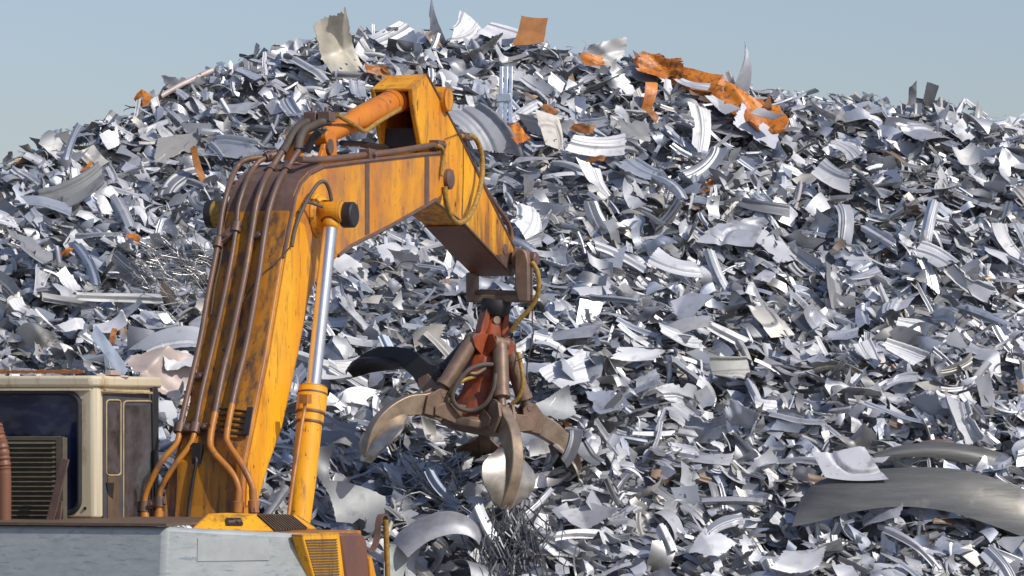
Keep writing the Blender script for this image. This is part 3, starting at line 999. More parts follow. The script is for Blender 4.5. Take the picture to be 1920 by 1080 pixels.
tine_out = [(-.05, .03), (.0, .12), (.07, .155), (.14, .12), (.20, .04), (.33, -.10), (.42, -.30), (.45, -.52), (.41, -.72), (.30, -.92)]
tine_in = [(.335, -.72), (.325, -.52), (.265, -.35), (.18, -.24), (.06, -.13), (-.04, -.08)]
tines = [(32, 8, "tine", .40, -1.22), (108, 26, "tine", .52, -1.16), (172, 30, "brown", .40, -1.2), (-58, 31, "tine", .52, -1.20), (-118, 74, "black", .62, -.90)]
for az, dl_, mt, HR, HH in tines:
    cd, sd = math.cos(R_(dl_)), math.sin(R_(dl_))
    def T(x, y, tang=0, az=az, cd=cd, sd=sd, HR=HR, HH=HH):
        return G(HR + x * cd - y * sd, az, HH + x * sd + y * cd, tang)
    tang = (T(0, 0, 1) - T(0, 0, 0))
    # one continuous curved tine: spine and broad scoop
    m = MB()
    oc = catmull([Vector((x, y * (.98 if y < -.3 else 1), 0)) for x, y in tine_out], 3)
    ic = catmull([Vector((x, y, 0)) for x, y in tine_in], 3)
    m.prism([T(p.x, p.y, -.065) for p in oc + ic], tang * .13)
    tn = m.build("tine", MAT[mt], gr, bevel=.012)
    # scoop plate
    m = MB()
    path = catmull([Vector(p + (0,)) for p in [(.27, -.25), (.335, -.42), (.365, -.60), (.355, -.76), (.295, -.93)]], 4)
    wid = [w_ * 1.45 for w_ in (.05, .07, .10, .14, .175, .20, .215, .22, .22, .215, .205, .19, .17, .14, .11, .08, .05)]
    rows = []
    for i, p in enumerate(path):
        t = (path[min(i + 1, len(path) - 1)] - path[max(i - 1, 0)]).normalized()
        nn = Vector((-t.y, t.x, 0))
        if nn.x > 0: nn = -nn
        row = []
        for k in range(7):
            w = (k / 3 - 1)
            c = abs(w) ** 2 * .06
            row.append((p + nn * c, w * wid[i]))
        rows.append((row, nn))
    vs, fs = [], []
    for row, nn in rows:
        for q, w in row: vs.append(T(q.x, q.y, w))
    no = len(vs)
    for row, nn in rows:
        for q, w in row: vs.append(T(q.x + nn.x * .022, q.y + nn.y * .022, w))
    nr = len(rows)
    for i in range(nr - 1):
        for k in range(6):
            a = i * 7 + k
            fs.append((a, a + 1, a + 8, a + 7)); fs.append((no + a, no + a + 7, no + a + 8, no + a + 1))
        a = i * 7
        fs.append((a, a + 7, no + a + 7, no + a)); a += 6
        fs.append((a, no + a, no + a + 7, a + 7))
    for i in (0, nr - 1):
        for k in range(6):
            a = i * 7 + k
            fs.append((a, no + a, no + a + 1, a + 1))
    m.add(vs, fs)
    m.build("tine_scoop", MAT["polished" if mt == "tine" else mt], gr, smooth=True)
    # hinge lugs on the tine
    m = MB()
    for sg in (-1, 1):
        m.prism([T(x, y, sg * .07) for x, y in [(-.07, -.05), (-.02, .16), (.05, .21), (.13, .17), (.19, .02), (.10, -.14)]], tang * (.035 * sg))
    m.lathe(T(.055, .15, -.11), T(.055, .15, .11), [(0, .035), (1, .035)], 12)
    m.lathe(T(-.0, -.02, -.12), T(-.0, -.02, .12), [(0, .04), (1, .04)], 12)
    m.build("tine_lug", MAT["brown" if mt != "black" else "black"], gr, bevel=.006)
    # cylinder from hub to tine
    ca, cb = G(.20, az, -.42), T(.055, .15)
    m = MB()
    LLc = (cb - ca).length
    m.lathe(ca, cb, [(0, .06), (.05, .07), (.12, .07), (.13, .08), (.78, .08), (.785, .09), (.86, .09), (.87, .045), (1, .045)], 18)
    m.lathe(ca - tang * .08, ca + tang * .08, [(0, .06), (1, .06)], 14)
    m.build("grapple_cylinder", MAT["brown" if mt == "tine" else "black"], gr, smooth=True)
    m = MB()
    for sg in (-1, 1):
        m.prism([G(r_, az, h_, sg * .06) for r_, h_ in [(.05, -.36), (.17, -.34), (.26, -.42), (.22, -.50), (.05, -.62)]], tang * .03 * sg)
    m.build("cylinder_lug", MAT["rustred" if mt == "tine" else "black"], gr, bevel=.005)
    # hinge block on the ring
    m = MB()
    for sg in (-1, 1):
        m.prism([G(r_, az, h_, sg * .10) for r_, h_ in [(.2, -1.10), (HR - .04, HH + .08), (HR + .06, HH + .02), (HR + .05, HH - .06), (.2, -1.32)]], tang * .03 * sg)
    m.build("hinge_block", MAT["brown"], gr, bevel=.005)
# grapple hoses
gY = O.y
def gh(pts, rad, mat, name="grapple_hose"):
    m = MB(); m.tube([at(x, y, gY + d) for x, y, d in pts], rad, 9, smooth=5); return m.build(name, MAT[mat], gr, smooth=True)
gh([(925, 684, -.30), (905, 684, -.36), (880, 693, -.42), (858, 718, -.46), (848, 745, -.46), (860, 764, -.42), (885, 770, -.4), (910, 758, -.42), (925, 730, -.42), (929, 700, -.40)], .024, "hose")
gh([(890, 706, -.34), (872, 712, -.40), (855, 722, -.44), (843, 738, -.42)], .02, "yhose")
gh([(972, 662, -.1), (978, 690, -.2), (980, 720, -.22), (972, 745, -.2), (960, 757, -.18)], .022, "yhose")
gh([(998, 492, -.2), (1008, 510, -.25), (1010, 540, -.25), (1003, 565, -.22), (985, 588, -.2), (968, 606, -.18), (958, 622, -.15)], .024, "yhose")
gh([(1000, 560, -.15), (998, 600, -.15), (1000, 625, -.15), (993, 660, -.15), (988, 690, -.1), (990, 720, -.1)], .008, "hose", "cable")
gh([(910, 690, -.33), (894, 700, -.36), (880, 699, -.38)], .022, "brown")
gh([(1000, 650, -.2), (985, 668, -.22), (965, 678, -.25)], .006, "black", "cable")

# ================================================================== HEAP
SLOPE = 0.62
sil_x = np.array([-400, -200, 0, 100, 200, 300, 400, 480, 560, 650, 750, 850, 950, 1050, 1120, 1250, 1400, 1500, 1600, 1750, 1850, 1920, 2100, 2300], float)
sil_y = np.array([420, 385, 322, 275, 232, 182, 140, 108, 92, 76, 66, 62, 72, 98, 116, 140, 176, 182, 190, 202, 222, 240, 275, 320], float)
Y0 = 37.75
ridge_x, ridge_y, ridge_z = [], [], []
for px, py in zip(sil_x, sil_y):
    d = ray(px, py)
    k = d.z / d.y
    Yr = (ZC + SLOPE * Y0) / (SLOPE - k)
    ridge_x.append(d.x / d.y * Yr); ridge_y.append(Yr); ridge_z.append(ZC + k * Yr)
ridge_x, ridge_y, ridge_z = map(np.array, (ridge_x, ridge_y, ridge_z))

def bumps(x, y):
    return (0.16 * np.sin(x * 1.1 + 0.7 * y + 1.3) * np.sin(y * 0.9 - 0.5 * x) + 0.09 * np.sin(2.3 * x - 1.1 * y + .4) * np.cos(1.9 * y + x)
            + 0.05 * np.sin(4.7 * x + 3.1 * y) * np.sin(3.9 * y - 2.2 * x + 2))

def surf(x, y):
    x = np.asarray(x, float); y = np.asarray(y, float)
    yr = np.interp(x, ridge_x, ridge_y)
    zr = np.interp(x, ridge_x, ridge_z)
    front = SLOPE * (y - Y0)
    backz = zr - 0.50 * (y - yr)
    k = 0.25
    z = -k * np.log(np.exp(-front / k) + np.exp(-backz / k)) 
    z = z + 0.17 * np.exp(-((y - yr) / .7) ** 2)
    fade = np.clip((yr - y) / 2.0, 0.25, 1)
    z = z + .38 * np.exp(-(((x - .78) / .42) ** 2 + ((y - 41.9) / .5) ** 2))      # shoulder the grapple is pushed into
    return np.maximum(z + bumps(x, y) * fade, -0.2)

def surf_normal(x, y):
    e = .12
    gx = (surf(x + e, y) - surf(x - e, y)) / (2 * e)
    gy = (surf(x, y + e) - surf(x, y - e)) / (2 * e)
    n = np.stack([-gx, -gy, np.ones_like(gx)], -1)
    return n / np.linalg.norm(n, axis=-1, keepdims=True)

def on_heap(px, py, off=0.0):
    d = ray(px, py)
    t = 36.0
    while t < 58:
        p = CAMP + d * t
        if p.z < float(surf(p.x, p.y)) + off:
            return p
        t += .03
    # above the ridge: stand on the ridge
    k = int(np.argmin(np.abs(ridge_x / ridge_y - d.x / d.y)))
    Y = float(np.interp(d.x / d.y * 50, ridge_x, ridge_y))
    return at(px, py, Y)

# ---- pieces of sheet metal as vertex grids -------------------------------
def sm(x): 
    x = np.clip(x, 0, 1); return x * x * (3 - 2 * x)

def grids(kind, N, nu, nv, L, W, rg, edge=1.0, bend=1.0, taper=0.0):
    u = np.linspace(-.5, .5, nu)[None, :, None]
    v = np.linspace(-.5, .5, nv)[None, None, :]
    one = np.ones((N, nu, nv))
    U, V = one * u, one * v
    Lc, Wc = L[:, None, None], W[:, None, None]
    def rv(a, b): return rg.uniform(a, b, (N, 1, 1))
    jag = {"flat": .025, "crumple": .03, "curl": .012, "panel": .012, "pan": .006, "channel": .008, "strip": .02}[kind] * edge
    up = 1 + rv(-.35, .35) * U * 2 + rv(0, .16) * edge * np.sin(rv(2, 6) * U + rv(0, 6)) + rg.normal(0, jag, (N, nu, 1))
    lo = 1 + rv(-.35, .35) * U * 2 + rv(0, .16) * edge * np.sin(rv(2, 6) * U + rv(0, 6)) + rg.normal(0, jag, (N, nu, 1))
    if kind in ("flat", "crumple", "panel", "curl") and edge:      # a torn or punched notch here and there
        for arr in (up, lo):
            c = rv(-.45, .45); w = rv(.05, .14)
            arr -= np.where(rv(0, 1) < .35, rv(.15, .5), 0) * (np.abs(U[:, :, :1] - c) < w)
    if kind in ("channel", "strip"):
        up = 1 + rg.normal(0, jag, (N, nu, 1)); lo = 1 + rg.normal(0, jag, (N, nu, 1))
    if taper:
        up = up * np.clip(1 - taper * (U[:, :, :1] + .5), .03, 1); lo = lo * np.clip(1 - taper * (U[:, :, :1] + .5), .03, 1)
    Y = np.where(V > 0, V * up, V * lo) * Wc
    endj = rg.normal(0, jag * .8, (N, 1, nv))
    X = (U + rv(-.35, .35) * V * (Wc / Lc) * 2 + endj * np.abs(2 * U) ** 3 * np.sign(U)) * Lc
    h = 0 * one
    if kind == "panel":
        c = rv(-.38, .30); w = rv(.05, .10)
        h = h + rv(.4, 1.3) * np.sign(rv(-1, 1)) * .05 * Lc * sm((V - c) / w + .5)          # a drawn step
        c = c + rv(.12, .22)
        h = h + rv(.02, .035) * Lc * np.sign(rv(-1, 1)) * (np.exp(-((V - c) / .035) ** 2) + (rv(0, 1) < .6) * np.exp(-((V - c - .11) / .035) ** 2))   # one or two beads
        h = h + (rv(0, 1) < .4) * rv(-.10, .10) * Lc * sm((np.abs(V + .02) - .38) / .08)         # turned flange
        kap = rv(.05, 1.05) * np.sign(rv(-1, 1))
        k2 = rv(-.7, .7); beta = rv(-.6, .6)
    elif kind == "pan":
        u0, v0 = rv(.1, .3) * np.sign(rv(-1, 1)), rv(.1, .3) * np.sign(rv(-1, 1))
        U_, V_ = U - u0, (V - v0) * rv(.7, 1.1)
        dd = np.maximum(np.abs(U_ + .3 * V_), np.abs(V_)) * .55 + .45 * np.sqrt(U_ * U_ + V_ * V_) * 1.2
        c1 = rv(.30, .46)
        h = rv(.03, .07) * Lc * np.sign(rv(-1, 1)) * (sm((dd - c1) / .07 + .5) - .6 * sm((dd - c1 - .09) / .05 + .5))
        kap = rv(-.6, .6); k2 = rv(-.6, .6); beta = rv(-1.5, 1.5)
    elif kind == "channel":
        a = np.abs(V)
        h = -Wc * rv(.25, .5) * sm((a - rv(.14, .2)) / .1) + Wc * .0
        kap = rv(-.7, .7); k2 = rv(-.35, .35); beta = rv(-.3, .3)
    elif kind == "strip":
        kap = rv(-.8, .8); k2 = rv(-2.2, 2.2); beta = rv(-.3, .3)
    elif kind == "curl":
        kap = rv(-.6, .6); k2 = rv(.9, 2.6) * np.sign(rv(-1, 1)); beta = rv(-.9, .9)
    elif kind == "flat":
        kap = rv(-.3, .3); k2 = rv(-.55, .55); beta = rv(-1.6, 1.6)
    else:
        kap = rv(-.4, .4); k2 = rv(-.9, .9); beta = rv(-1.6, 1.6)
    kap = np.where(np.abs(kap) < .02, .02, kap)
    kap = np.clip(kap, -1.5 * Lc / Wc, 1.5 * Lc / Wc)
    k2 = np.where(np.abs(k2) < .02, .02, k2)
    Rk = Lc / kap
    th = X / Rk
    X2 = (Rk - Y) * np.sin(th); Y2 = Rk - (Rk - Y) * np.cos(th)
    X, Y = X2, Y2
    k2 = k2 * bend
    k2 = np.where(np.abs(k2) < .02, .02, k2)
    # creases
    ncr = {"crumple": 4, "flat": 1, "curl": 1, "panel": 1, "pan": 1, "channel": 1, "strip": 2}[kind]
    for j in range(ncr):
        a = rv(0, 3.14); t0 = rv(-.3, .3) * Lc
        t = X * np.cos(a) + Y * np.sin(a) - t0
        amp = rv(0, .75 if kind == "crumple" else (.45 if kind in ("flat", "strip") else .16))
        h = h + amp * bend * np.sqrt(t * t + (.012 * Lc) ** 2) * np.sign(rv(-1, 1))
    h = h + .004 * Lc * np.sin(rv(5, 12) * U + rv(0, 6)) * np.sin(rv(4, 9) * V + rv(0, 6))
    if kind == "crumple":
        h = h + .04 * bend * Lc * np.sin(rv(5, 11) * U + rv(0, 6) + 3 * V) * np.cos(rv(5, 9) * V + rv(0, 6))
    cb, sb = np.cos(beta), np.sin(beta)
    t = X * cb + Y * sb; s = -X * sb + Y * cb
    Rr = Lc / k2
    t2 = (Rr - h) * np.sin(t / Rr); Z = Rr - (Rr - h) * np.cos(t / Rr)
    # twist
    tw = rv(-.5, .5) * bend / Lc
    s2 = s * np.cos(tw * t) - Z * np.sin(tw * t); Z2 = s * np.sin(tw * t) + Z * np.cos(tw * t)
    X = t2 * cb - s2 * sb; Y = t2 * sb + s2 * cb
    P = np.stack([X, Y, Z2], -1)
    P -= P.mean(axis=(1, 2), keepdims=True)
    return P

def grid_faces(nu, nv):
    i, j = np.meshgrid(np.arange(nu - 1), np.arange(nv - 1), indexing="ij")
    a = (i * nv + j).ravel()
    return np.stack([a, a + 1, a + nv + 1, a + nv], -1)

def make_mesh(name, V, Fq, tone=None, mats=(), midx=None):
    me = bpy.data.meshes.new(name)
    me.vertices.add(len(V)); me.vertices.foreach_set("co", np.ascontiguousarray(V, np.float32).ravel())
    me.loops.add(Fq.size); me.loops.foreach_set("vertex_index", np.ascontiguousarray(Fq, np.int32).ravel())
    me.polygons.add(len(Fq)); me.polygons.foreach_set("loop_start", np.arange(0, Fq.size, 4, dtype=np.int32))
    for mt in mats: me.materials.append(mt)
    if midx is not None: me.polygons.foreach_set("material_index", midx.astype(np.int32))
    me.polygons.foreach_set("use_smooth", np.ones(len(Fq), bool))
    me.update(calc_edges=True)
    if tone is not None:
        at_ = me.attributes.new("tone", "FLOAT_COLOR", "POINT")
        at_.data.foreach_set("color", np.ascontiguousarray(tone, np.float32).ravel())
    return me

def solid_grid(P, nu, nv, th):
    """two skins and a rim for one grid P (nu, nv, 3)"""
    du = np.gradient(P, axis=0); dv = np.gradient(P, axis=1)
    n = np.cross(du, dv); n /= np.linalg.norm(n, axis=-1, keepdims=True) + 1e-9
    A = (P + n * th / 2).reshape(-1, 3); B = (P - n * th / 2).reshape(-1, 3)
    f = grid_faces(nu, nv); o = nu * nv
    rim = [i * nv for i in range(nu)] + [(nu - 1) * nv + j for j in range(1, nv)] + [i * nv + nv - 1 for i in range(nu - 2, -1, -1)] + [j for j in range(nv - 2, 0, -1)]
    r = np.array(rim); r2 = np.roll(r, -1)
    # rim vertices are doubled so the cut edge shades crisply
    V = np.concatenate([A, B, A[r], B[r]]); k = len(r)
    i0 = 2 * o + np.arange(k); i1 = 2 * o + np.roll(np.arange(k), -1)
    F = np.concatenate([f, f[:, ::-1] + o, np.stack([i0, i0 + k, i1 + k, i1], -1)])
    return V, F

TONES = [((.57, .575, .58), "silver grey", .38), ((.62, .625, .63), "pale silver", .22), ((.45, .48, .53), "bluish grey", .12), ((.30, .305, .315), "dark grey", .12), ((.48, .46, .42), "dull warm grey", .11), ((.68, .68, .68), "whitish", .02), ((.30, .22, .16), "rust stained", .015)]
def tones(N, rg):
    p = np.array([t[2] for t in TONES]); p /= p.sum()
    k = rg.choice(len(TONES), N, p=p)
    c = np.array([t[0] for t in TONES])[k] * rg.uniform(.88, 1.12, (N, 1))
    return k, np.concatenate([c, rg.uniform(0, 1, (N, 1))], 1)

def orient(N, nrm, rg, spread, flow=None):
    z = nrm + rg.normal(0, 1, (N, 3)) * spread
    z /= np.linalg.norm(z, axis=-1, keepdims=True)
    ang = rg.normal(-.68, .52, N) + (rg.uniform(0, 1, N) < .25) * rg.uniform(0, 3, N) if flow is None else flow
    ref = np.stack([np.cos(ang), np.sin(ang) * .75, np.sin(ang) * .65], -1)
    x = ref - z * (ref * z).sum(-1, keepdims=True)
    x /= np.linalg.norm(x, axis=-1, keepdims=True)
    y = np.cross(z, x)
    return np.stack([x, y, z], -1)

# small pieces: the mass of the heap, one object
allV, allF, allT, allM = [], [], [], []
off = 0
# core
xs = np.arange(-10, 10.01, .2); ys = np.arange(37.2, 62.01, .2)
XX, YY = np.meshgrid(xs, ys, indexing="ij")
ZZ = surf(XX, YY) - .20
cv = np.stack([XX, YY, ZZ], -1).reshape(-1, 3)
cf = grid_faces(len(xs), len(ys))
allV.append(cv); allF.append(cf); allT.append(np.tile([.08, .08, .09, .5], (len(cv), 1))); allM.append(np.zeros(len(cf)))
off += len(cv)
mix_ = [("panel", 6500, 7, 14), ("flat", 3200, 6, 5), ("curl", 3800, 8, 5), ("crumple", 2000, 8, 6), ("channel", 5200, 6, 11), ("strip", 5500, 8, 3), ("pan", 500, 10, 10)]
for kind, N, nu, nv in mix_:
    # more pieces on the face of the heap than behind the ridge
    x = rng.uniform(-8.6, 8.6, N)
    yr = np.interp(x, ridge_x, ridge_y)
    y = 39.3 + (yr + .9 - 39.3) * rng.uniform(0, 1, N)
    L = np.clip(rng.lognormal(math.log(.225), .36, N), .09, .36)
    asp = {"panel": (.26, .6), "flat": (.3, .8), "curl": (.25, .6), "crumple": (.45, .8), "channel": (.12, .26), "strip": (.03, .10), "pan": (.55, .85)}[kind]
    if kind in ("channel", "strip"): L = L * 1.35
    W = L * rng.uniform(*asp, N)
    P = grids(kind, N, nu, nv, L, W, rng)
    nrm = surf_normal(x, y)
    Rm = orient(N, nrm, rng, .50)
    P = np.einsum("nij,nuvj->nuvi", Rm, P)
    c = np.stack([x, y, surf(x, y)], -1) + nrm * rng.uniform(-.20, .10, (N, 1))
    P = P + c[:, None, None, :]
    k, tn = tones(N, rng)
    allV.append(P.reshape(-1, 3))
    f = grid_faces(nu, nv)
    allF.append((f[None] + (off + np.arange(N) * nu * nv)[:, None, None]).reshape(-1, 4))
    allT.append(np.repeat(tn, nu * nv, axis=0))
    mi = (rng.uniform(0, 1, N) < .0005).astype(float) + 1
    allM.append(np.repeat(mi, len(f)))
    off += N * nu * nv
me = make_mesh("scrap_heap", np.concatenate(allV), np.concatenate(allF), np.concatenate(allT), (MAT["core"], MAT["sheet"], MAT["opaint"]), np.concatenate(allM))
heap = bpy.data.objects.new("scrap_heap", me)
COL.objects.link(heap)
tag(heap, "mass of small shredded sheet metal offcuts making up the heap", "scrap heap", kind="stuff")

# ---- pieces that stand out, each placed on the heap -------------------------
NAMES = {"panel": ("stamped_panel", "stamped panel offcut", "metal panel"), "flat": ("flat_offcut", "flat sheet offcut", "metal sheet"), "curl": ("curled_sheet", "curled sheet", "metal sheet"),
         "crumple": ("crumpled_sheet", "crumpled sheet", "metal sheet"), "channel": ("channel_strip", "folded channel strip", "metal strip"), "strip": ("metal_strip", "thin bent strip", "metal strip"), "pan": ("embossed_panel", "embossed panel", "metal panel")}
LM = []          # landmarks for the labels of the other pieces
def place(kind, px, py, Lpx, asp, ang, label, name=None, cat=None, mat=None, tone=None, yaw=0, pitch=35, off=.12, seed=0, nu=22, nv=28, lm=None, th=.005, edge=1.0, bend=.7, taper=0, dy=0):
    """one sheet on the heap: length in pixels, direction ang in the view, normal turned by yaw and pitched up from facing the camera"""
    p = on_heap(px, py, off + .06)
    if dy: p = at(px, py, p.y + dy)
    L = Lpx / FPX * p.y
    rg = np.random.default_rng(seed or int(px * 7 + py * 13))
    P = grids(kind, 1, nu, nv, np.array([L]), np.array([L * asp]), rg, edge, bend, taper)[0]
    nz = Vector((math.sin(R_(yaw)) * math.cos(R_(pitch)), -math.cos(R_(yaw)) * math.cos(R_(pitch)), math.sin(R_(pitch))))
    d = Vector((math.cos(R_(ang)), 0, math.sin(R_(ang))))
    x = (d - nz * d.dot(nz)).normalized(); y = nz.cross(x)
    Rm = np.array([[x.x, y.x, nz.x], [x.y, y.y, nz.y], [x.z, y.z, nz.z]])
    P = P @ Rm.T
    V, F = solid_grid(P, nu, nv, th)
    nm = name or NAMES[kind][0]
    tn = np.tile([*[c_ * .94 for c_ in (tone or (.56, .575, .60))], rg.uniform(.55, .95)], (len(V), 1))
    me = make_mesh(nm, V, F, tn, (MAT[mat or "sheet"],))
    o = bpy.data.objects.new(nm, me); COL.objects.link(o); o.location = p
    tag(o, label, cat or NAMES[kind][2], "loose pieces on the scrap heap")
    if lm: LM.append((px, py, lm))
    return o

WH, BL_, DK = (.68, .685, .69), (.42, .48, .56), (.26, .27, .29)
place("flat", 997, 58, 58, .85, 12, "square rusty brown plate standing at the peak of the heap", "rusty_plate", "metal plate", "rustplate", yaw=20, pitch=8, seed=3, edge=0, bend=.05, dy=-.35, lm="the square rusty plate at the peak", off=.02)
place("crumple", 632, 86, 112, .62, -62, "crumpled cream coated sheet standing upright on the ridge", "crumpled_sheet", None, "creamscrap", yaw=25, pitch=5, seed=105, bend=1.1, dy=-.3, lm="the crumpled cream sheet on the ridge")
place("curl", 812, 42, 100, .38, 98, "tall pointed grey sheet sticking up highest above the ridge", "curled_sheet", tone=(.45, .46, .48), yaw=-20, pitch=0, seed=8, taper=1, bend=.35, dy=-.2, lm="the tall pointed sheet on the ridge")
place("curl", 1392, 140, 100, .5, 80, "pointed dark sheet standing up on the ridge beyond the orange beam", "curled_sheet", tone=(.40, .41, .43), yaw=10, pitch=0, seed=9, taper=1, bend=.3, dy=-.2, lm="the pointed sheet on the ridge")
place("strip", 1711, 182, 44, .35, 90, "short dark upright chip alone on the falling ridge", "upright_chip", "metal piece", tone=DK, yaw=20, pitch=0, seed=4, lm="the dark upright chip on the ridge")
place("curl", 1744, 178, 44, .5, 70, "dark bent chip standing beside the short upright chip", "upright_chip", "metal piece", tone=(.15, .15, .16), yaw=0, pitch=0, seed=14)
place("crumple", 1130, 98, 75, .55, 5, "bulging pale grey crumpled sheet on the ridge before the orange beam", "crumpled_sheet", tone=(.6, .6, .58), seed=15, pitch=15, lm="the bulging crumpled sheet on the ridge")
place("panel", 870, 55, 62, .8, 40, "bright white folded panel beside the tall pointed sheet", tone=(.58, .585, .59), yaw=25, pitch=20, seed=21)
place("panel", 735, 62, 76, .4, 38, "long pale stamped panel leaning up to the ridge line", tone=(.54, .55, .57), yaw=20, pitch=25, seed=22)
place("panel", 938, 62, 64, .6, -20, "rounded pressed panel just before the square rusty plate", tone=(.60, .61, .64), yaw=10, pitch=20, seed=23)
place("crumple", 708, 131, 44, .5, 0, "small bright orange lump showing above the dipper head", "orange_scrap", "scrap piece", "ochre", seed=24, lm="the orange lump above the dipper head")
place("panel", 903, 240, 112, .7, -55, "large grey ribbed panel behind the looped hose of the dipper arm", "large_panel", tone=(.40, .41, .43), yaw=5, pitch=15, seed=31, off=.4, bend=.8, lm="the panel behind the looped hose")
place("panel", 130, 365, 150, .38, 30, "long dull ribbed sheet lying low on the left flank", "ribbed_sheet", tone=(.42, .42, .40), yaw=-20, pitch=40, seed=32, lm="the long dull ribbed sheet")
place("flat", 206, 262, 46, .8, 35, "bright white square sheet on the upper left flank", tone=WH, mat="whitescrap", yaw=40, pitch=30, seed=33, lm="the white square sheet")
place("curl", 100, 272, 60, .7, -40, "pale curled sheet standing on the left skyline", tone=(.5, .5, .48), yaw=20, pitch=20, seed=34)
place("flat", 140, 610, 52, .5, 30, "small white sheet above the cab roof", mat="whitescrap", yaw=30, pitch=35, seed=35, lm="the small white sheet above the cab")
place("strip", 205, 660, 105, .22, -57, "long slanting slate blue bar above the cab roof", "slanting_bar", "metal bar", tone=(.30, .35, .42), yaw=10, pitch=20, seed=41, off=.4, bend=.15, lm="the slanting blue bar")
place("channel", 222, 556, 160, .14, 6, "long pale ribbed strip lying level between cab and wire tangle", tone=(.62, .62, .60), yaw=10, pitch=45, seed=37, off=.2, lm="the long level ribbed strip")
place("crumple", 305, 700, 110, .75, 15, "large pinkish crumpled sheet next to the cab roof", mat="pinkscrap", yaw=20, pitch=45, seed=38, off=.2, lm="the pinkish crumpled sheet")
place("crumple", 336, 672, 62, .8, 25, "white crumpled sheet on top of the pinkish one", mat="whitescrap", yaw=30, pitch=45, seed=39, off=.3)
place("panel", 325, 640, 130, .45, 15, "wide folded grey panel lying above the pinkish sheet", tone=(.55, .56, .57), pitch=45, seed=40, off=.15)
place("strip", 374, 315, 80, .18, -70, "narrow rust red bar leaning beside the boom elbow", "rusty_bar", "metal bar", "rustplate", yaw=20, pitch=10, seed=43, off=.2, lm="the rust red bar by the boom")
place("curl", 265, 635, 55, .8, 0, "dark rounded tube end above the cab roof", tone=DK, pitch=20, seed=44, off=.15, lm="the dark tube end")
place("crumple", 250, 445, 24, .5, -20, "tiny bright orange scrap below the long dull ribbed sheet", "orange_scrap", "scrap piece", "opaint", seed=45, off=.15, nu=10, nv=8)
place("strip", 212, 630, 34, .3, 85, "small upright orange strip beside the slanting blue bar", "orange_scrap", "scrap piece", "ochre", seed=46, off=.15, nu=12, nv=6)
place("strip", 163, 312, 26, .25, 50, "tiny orange strip below the white square sheet", "orange_scrap", "scrap piece", "opaint", seed=47, off=.15, nu=12, nv=6)
place("crumple", 128, 470, 26, .5, 60, "small orange fragment at the left among grey offcuts", "orange_scrap", "scrap piece", "opaint", seed=48, off=.1, nu=10, nv=8)
place("crumple", 970, 250, 50, .6, -60, "ragged orange fragment below the upright galvanised profile", "orange_scrap", "scrap piece", "opaint", seed=49, off=.18, lm="the ragged orange fragment")
place("crumple", 1092, 240, 44, .4, -25, "torn orange fragment midway between profile and orange beam", "orange_scrap", "scrap piece", "ochre", seed=50, off=.15)
place("crumple", 1112, 112, 42, .5, -10, "orange torn scrap tucked under the bulging crumpled sheet", "orange_scrap", "scrap piece", "opaint", seed=51, off=.15)
place("curl", 1218, 180, 62, .35, 75, "bent orange hook of metal hanging before the orange beam", "orange_hook", "scrap piece", "opaint", yaw=15, pitch=15, seed=52, off=.2, lm="the orange hook")
place("strip", 1222, 212, 40, .35, -65, "orange splinter below the bent orange hook", "orange_scrap", "scrap piece", "ochre", seed=53, off=.2)
place("crumple", 1030, 205, 30, .5, -30, "small rusty orange flake above the torn fragment", "orange_scrap", "scrap piece", "ochre", seed=54, off=.12)
place("crumple", 1115, 300, 36, .4, -10, "small orange flake lowest of the orange pieces by the profile", "orange_scrap", "scrap piece", "ochre", seed=55, off=.12)
place("crumple", 935, 175, 24, .8, 40, "small orange flake beside the upright galvanised profile", "orange_scrap", "scrap piece", "creamscrap", seed=56, off=.12)
place("panel", 1265, 495, 95, .45, -25, "bright white curved panel in the middle of the slope", tone=(.72, .72, .73), yaw=10, pitch=45, seed=61, off=.2, lm="the bright curved panel at mid slope")
place("pan", 1375, 440, 95, .75, -20, "embossed grey fender panel above the bright curved panel", tone=(.56, .57, .59), yaw=0, pitch=50, seed=62, off=.2, lm="the embossed fender panel")
place("curl", 1292, 570, 75, .75, 60, "scooped grey panel with rolled edge below the bright curved panel", tone=(.56, .57, .6), yaw=-10, pitch=45, seed=63, off=.2, lm="the scooped panel")
place("channel", 1355, 620, 100, .28, -35, "double ribbed white channel on the mid slope", tone=(.69, .69, .68), yaw=20, pitch=40, seed=64, off=.2, lm="the white double channel")
place("flat", 1290, 610, 90, .3, 12, "grey tapered bracket beside the white double channel", tone=(.5, .5, .5), yaw=-20, pitch=40, seed=65, off=.2)
place("panel", 1120, 272, 110, .4, 8, "bright beaded arch panel below the orange fragments", tone=(.60, .60, .61), yaw=15, pitch=35, seed=66, off=.2, lm="the beaded arch panel")
place("panel", 1313, 245, 105, .36, 80, "tall upright bright channel panel below the orange beam", tone=(.58, .58, .58), yaw=25, pitch=20, seed=67, off=.2, lm="the upright bright panel")
place("panel", 990, 415, 70, .8, 70, "white arched bracket panel beyond the dipper arm", tone=(.72, .73, .74), yaw=20, pitch=35, seed=68, off=.2, lm="the white arched bracket")
place("panel", 1063, 700, 85, .8, 40, "bright white box shaped panel beside the grapple cables", tone=(.70, .70, .71), yaw=15, pitch=40, seed=69, off=.22, lm="the bright box panel")
place("curl", 1045, 765, 80, .8, 40, "grey bent sheet just above the tine buried furthest right", tone=(.42, .43, .43), yaw=25, pitch=35, seed=70, off=.2)
place("channel", 1080, 1000, 80, .25, 12, "bright bent channel lying low near the strip bundle", tone=(.75, .75, .75), yaw=10, pitch=35, seed=71, off=.22, lm="the bright bent channel")
place("flat", 1105, 965, 65, .9, -40, "plain grey square sheet tilted above the bright bent channel", tone=(.52, .53, .55), yaw=-10, pitch=35, seed=72, off=.25)
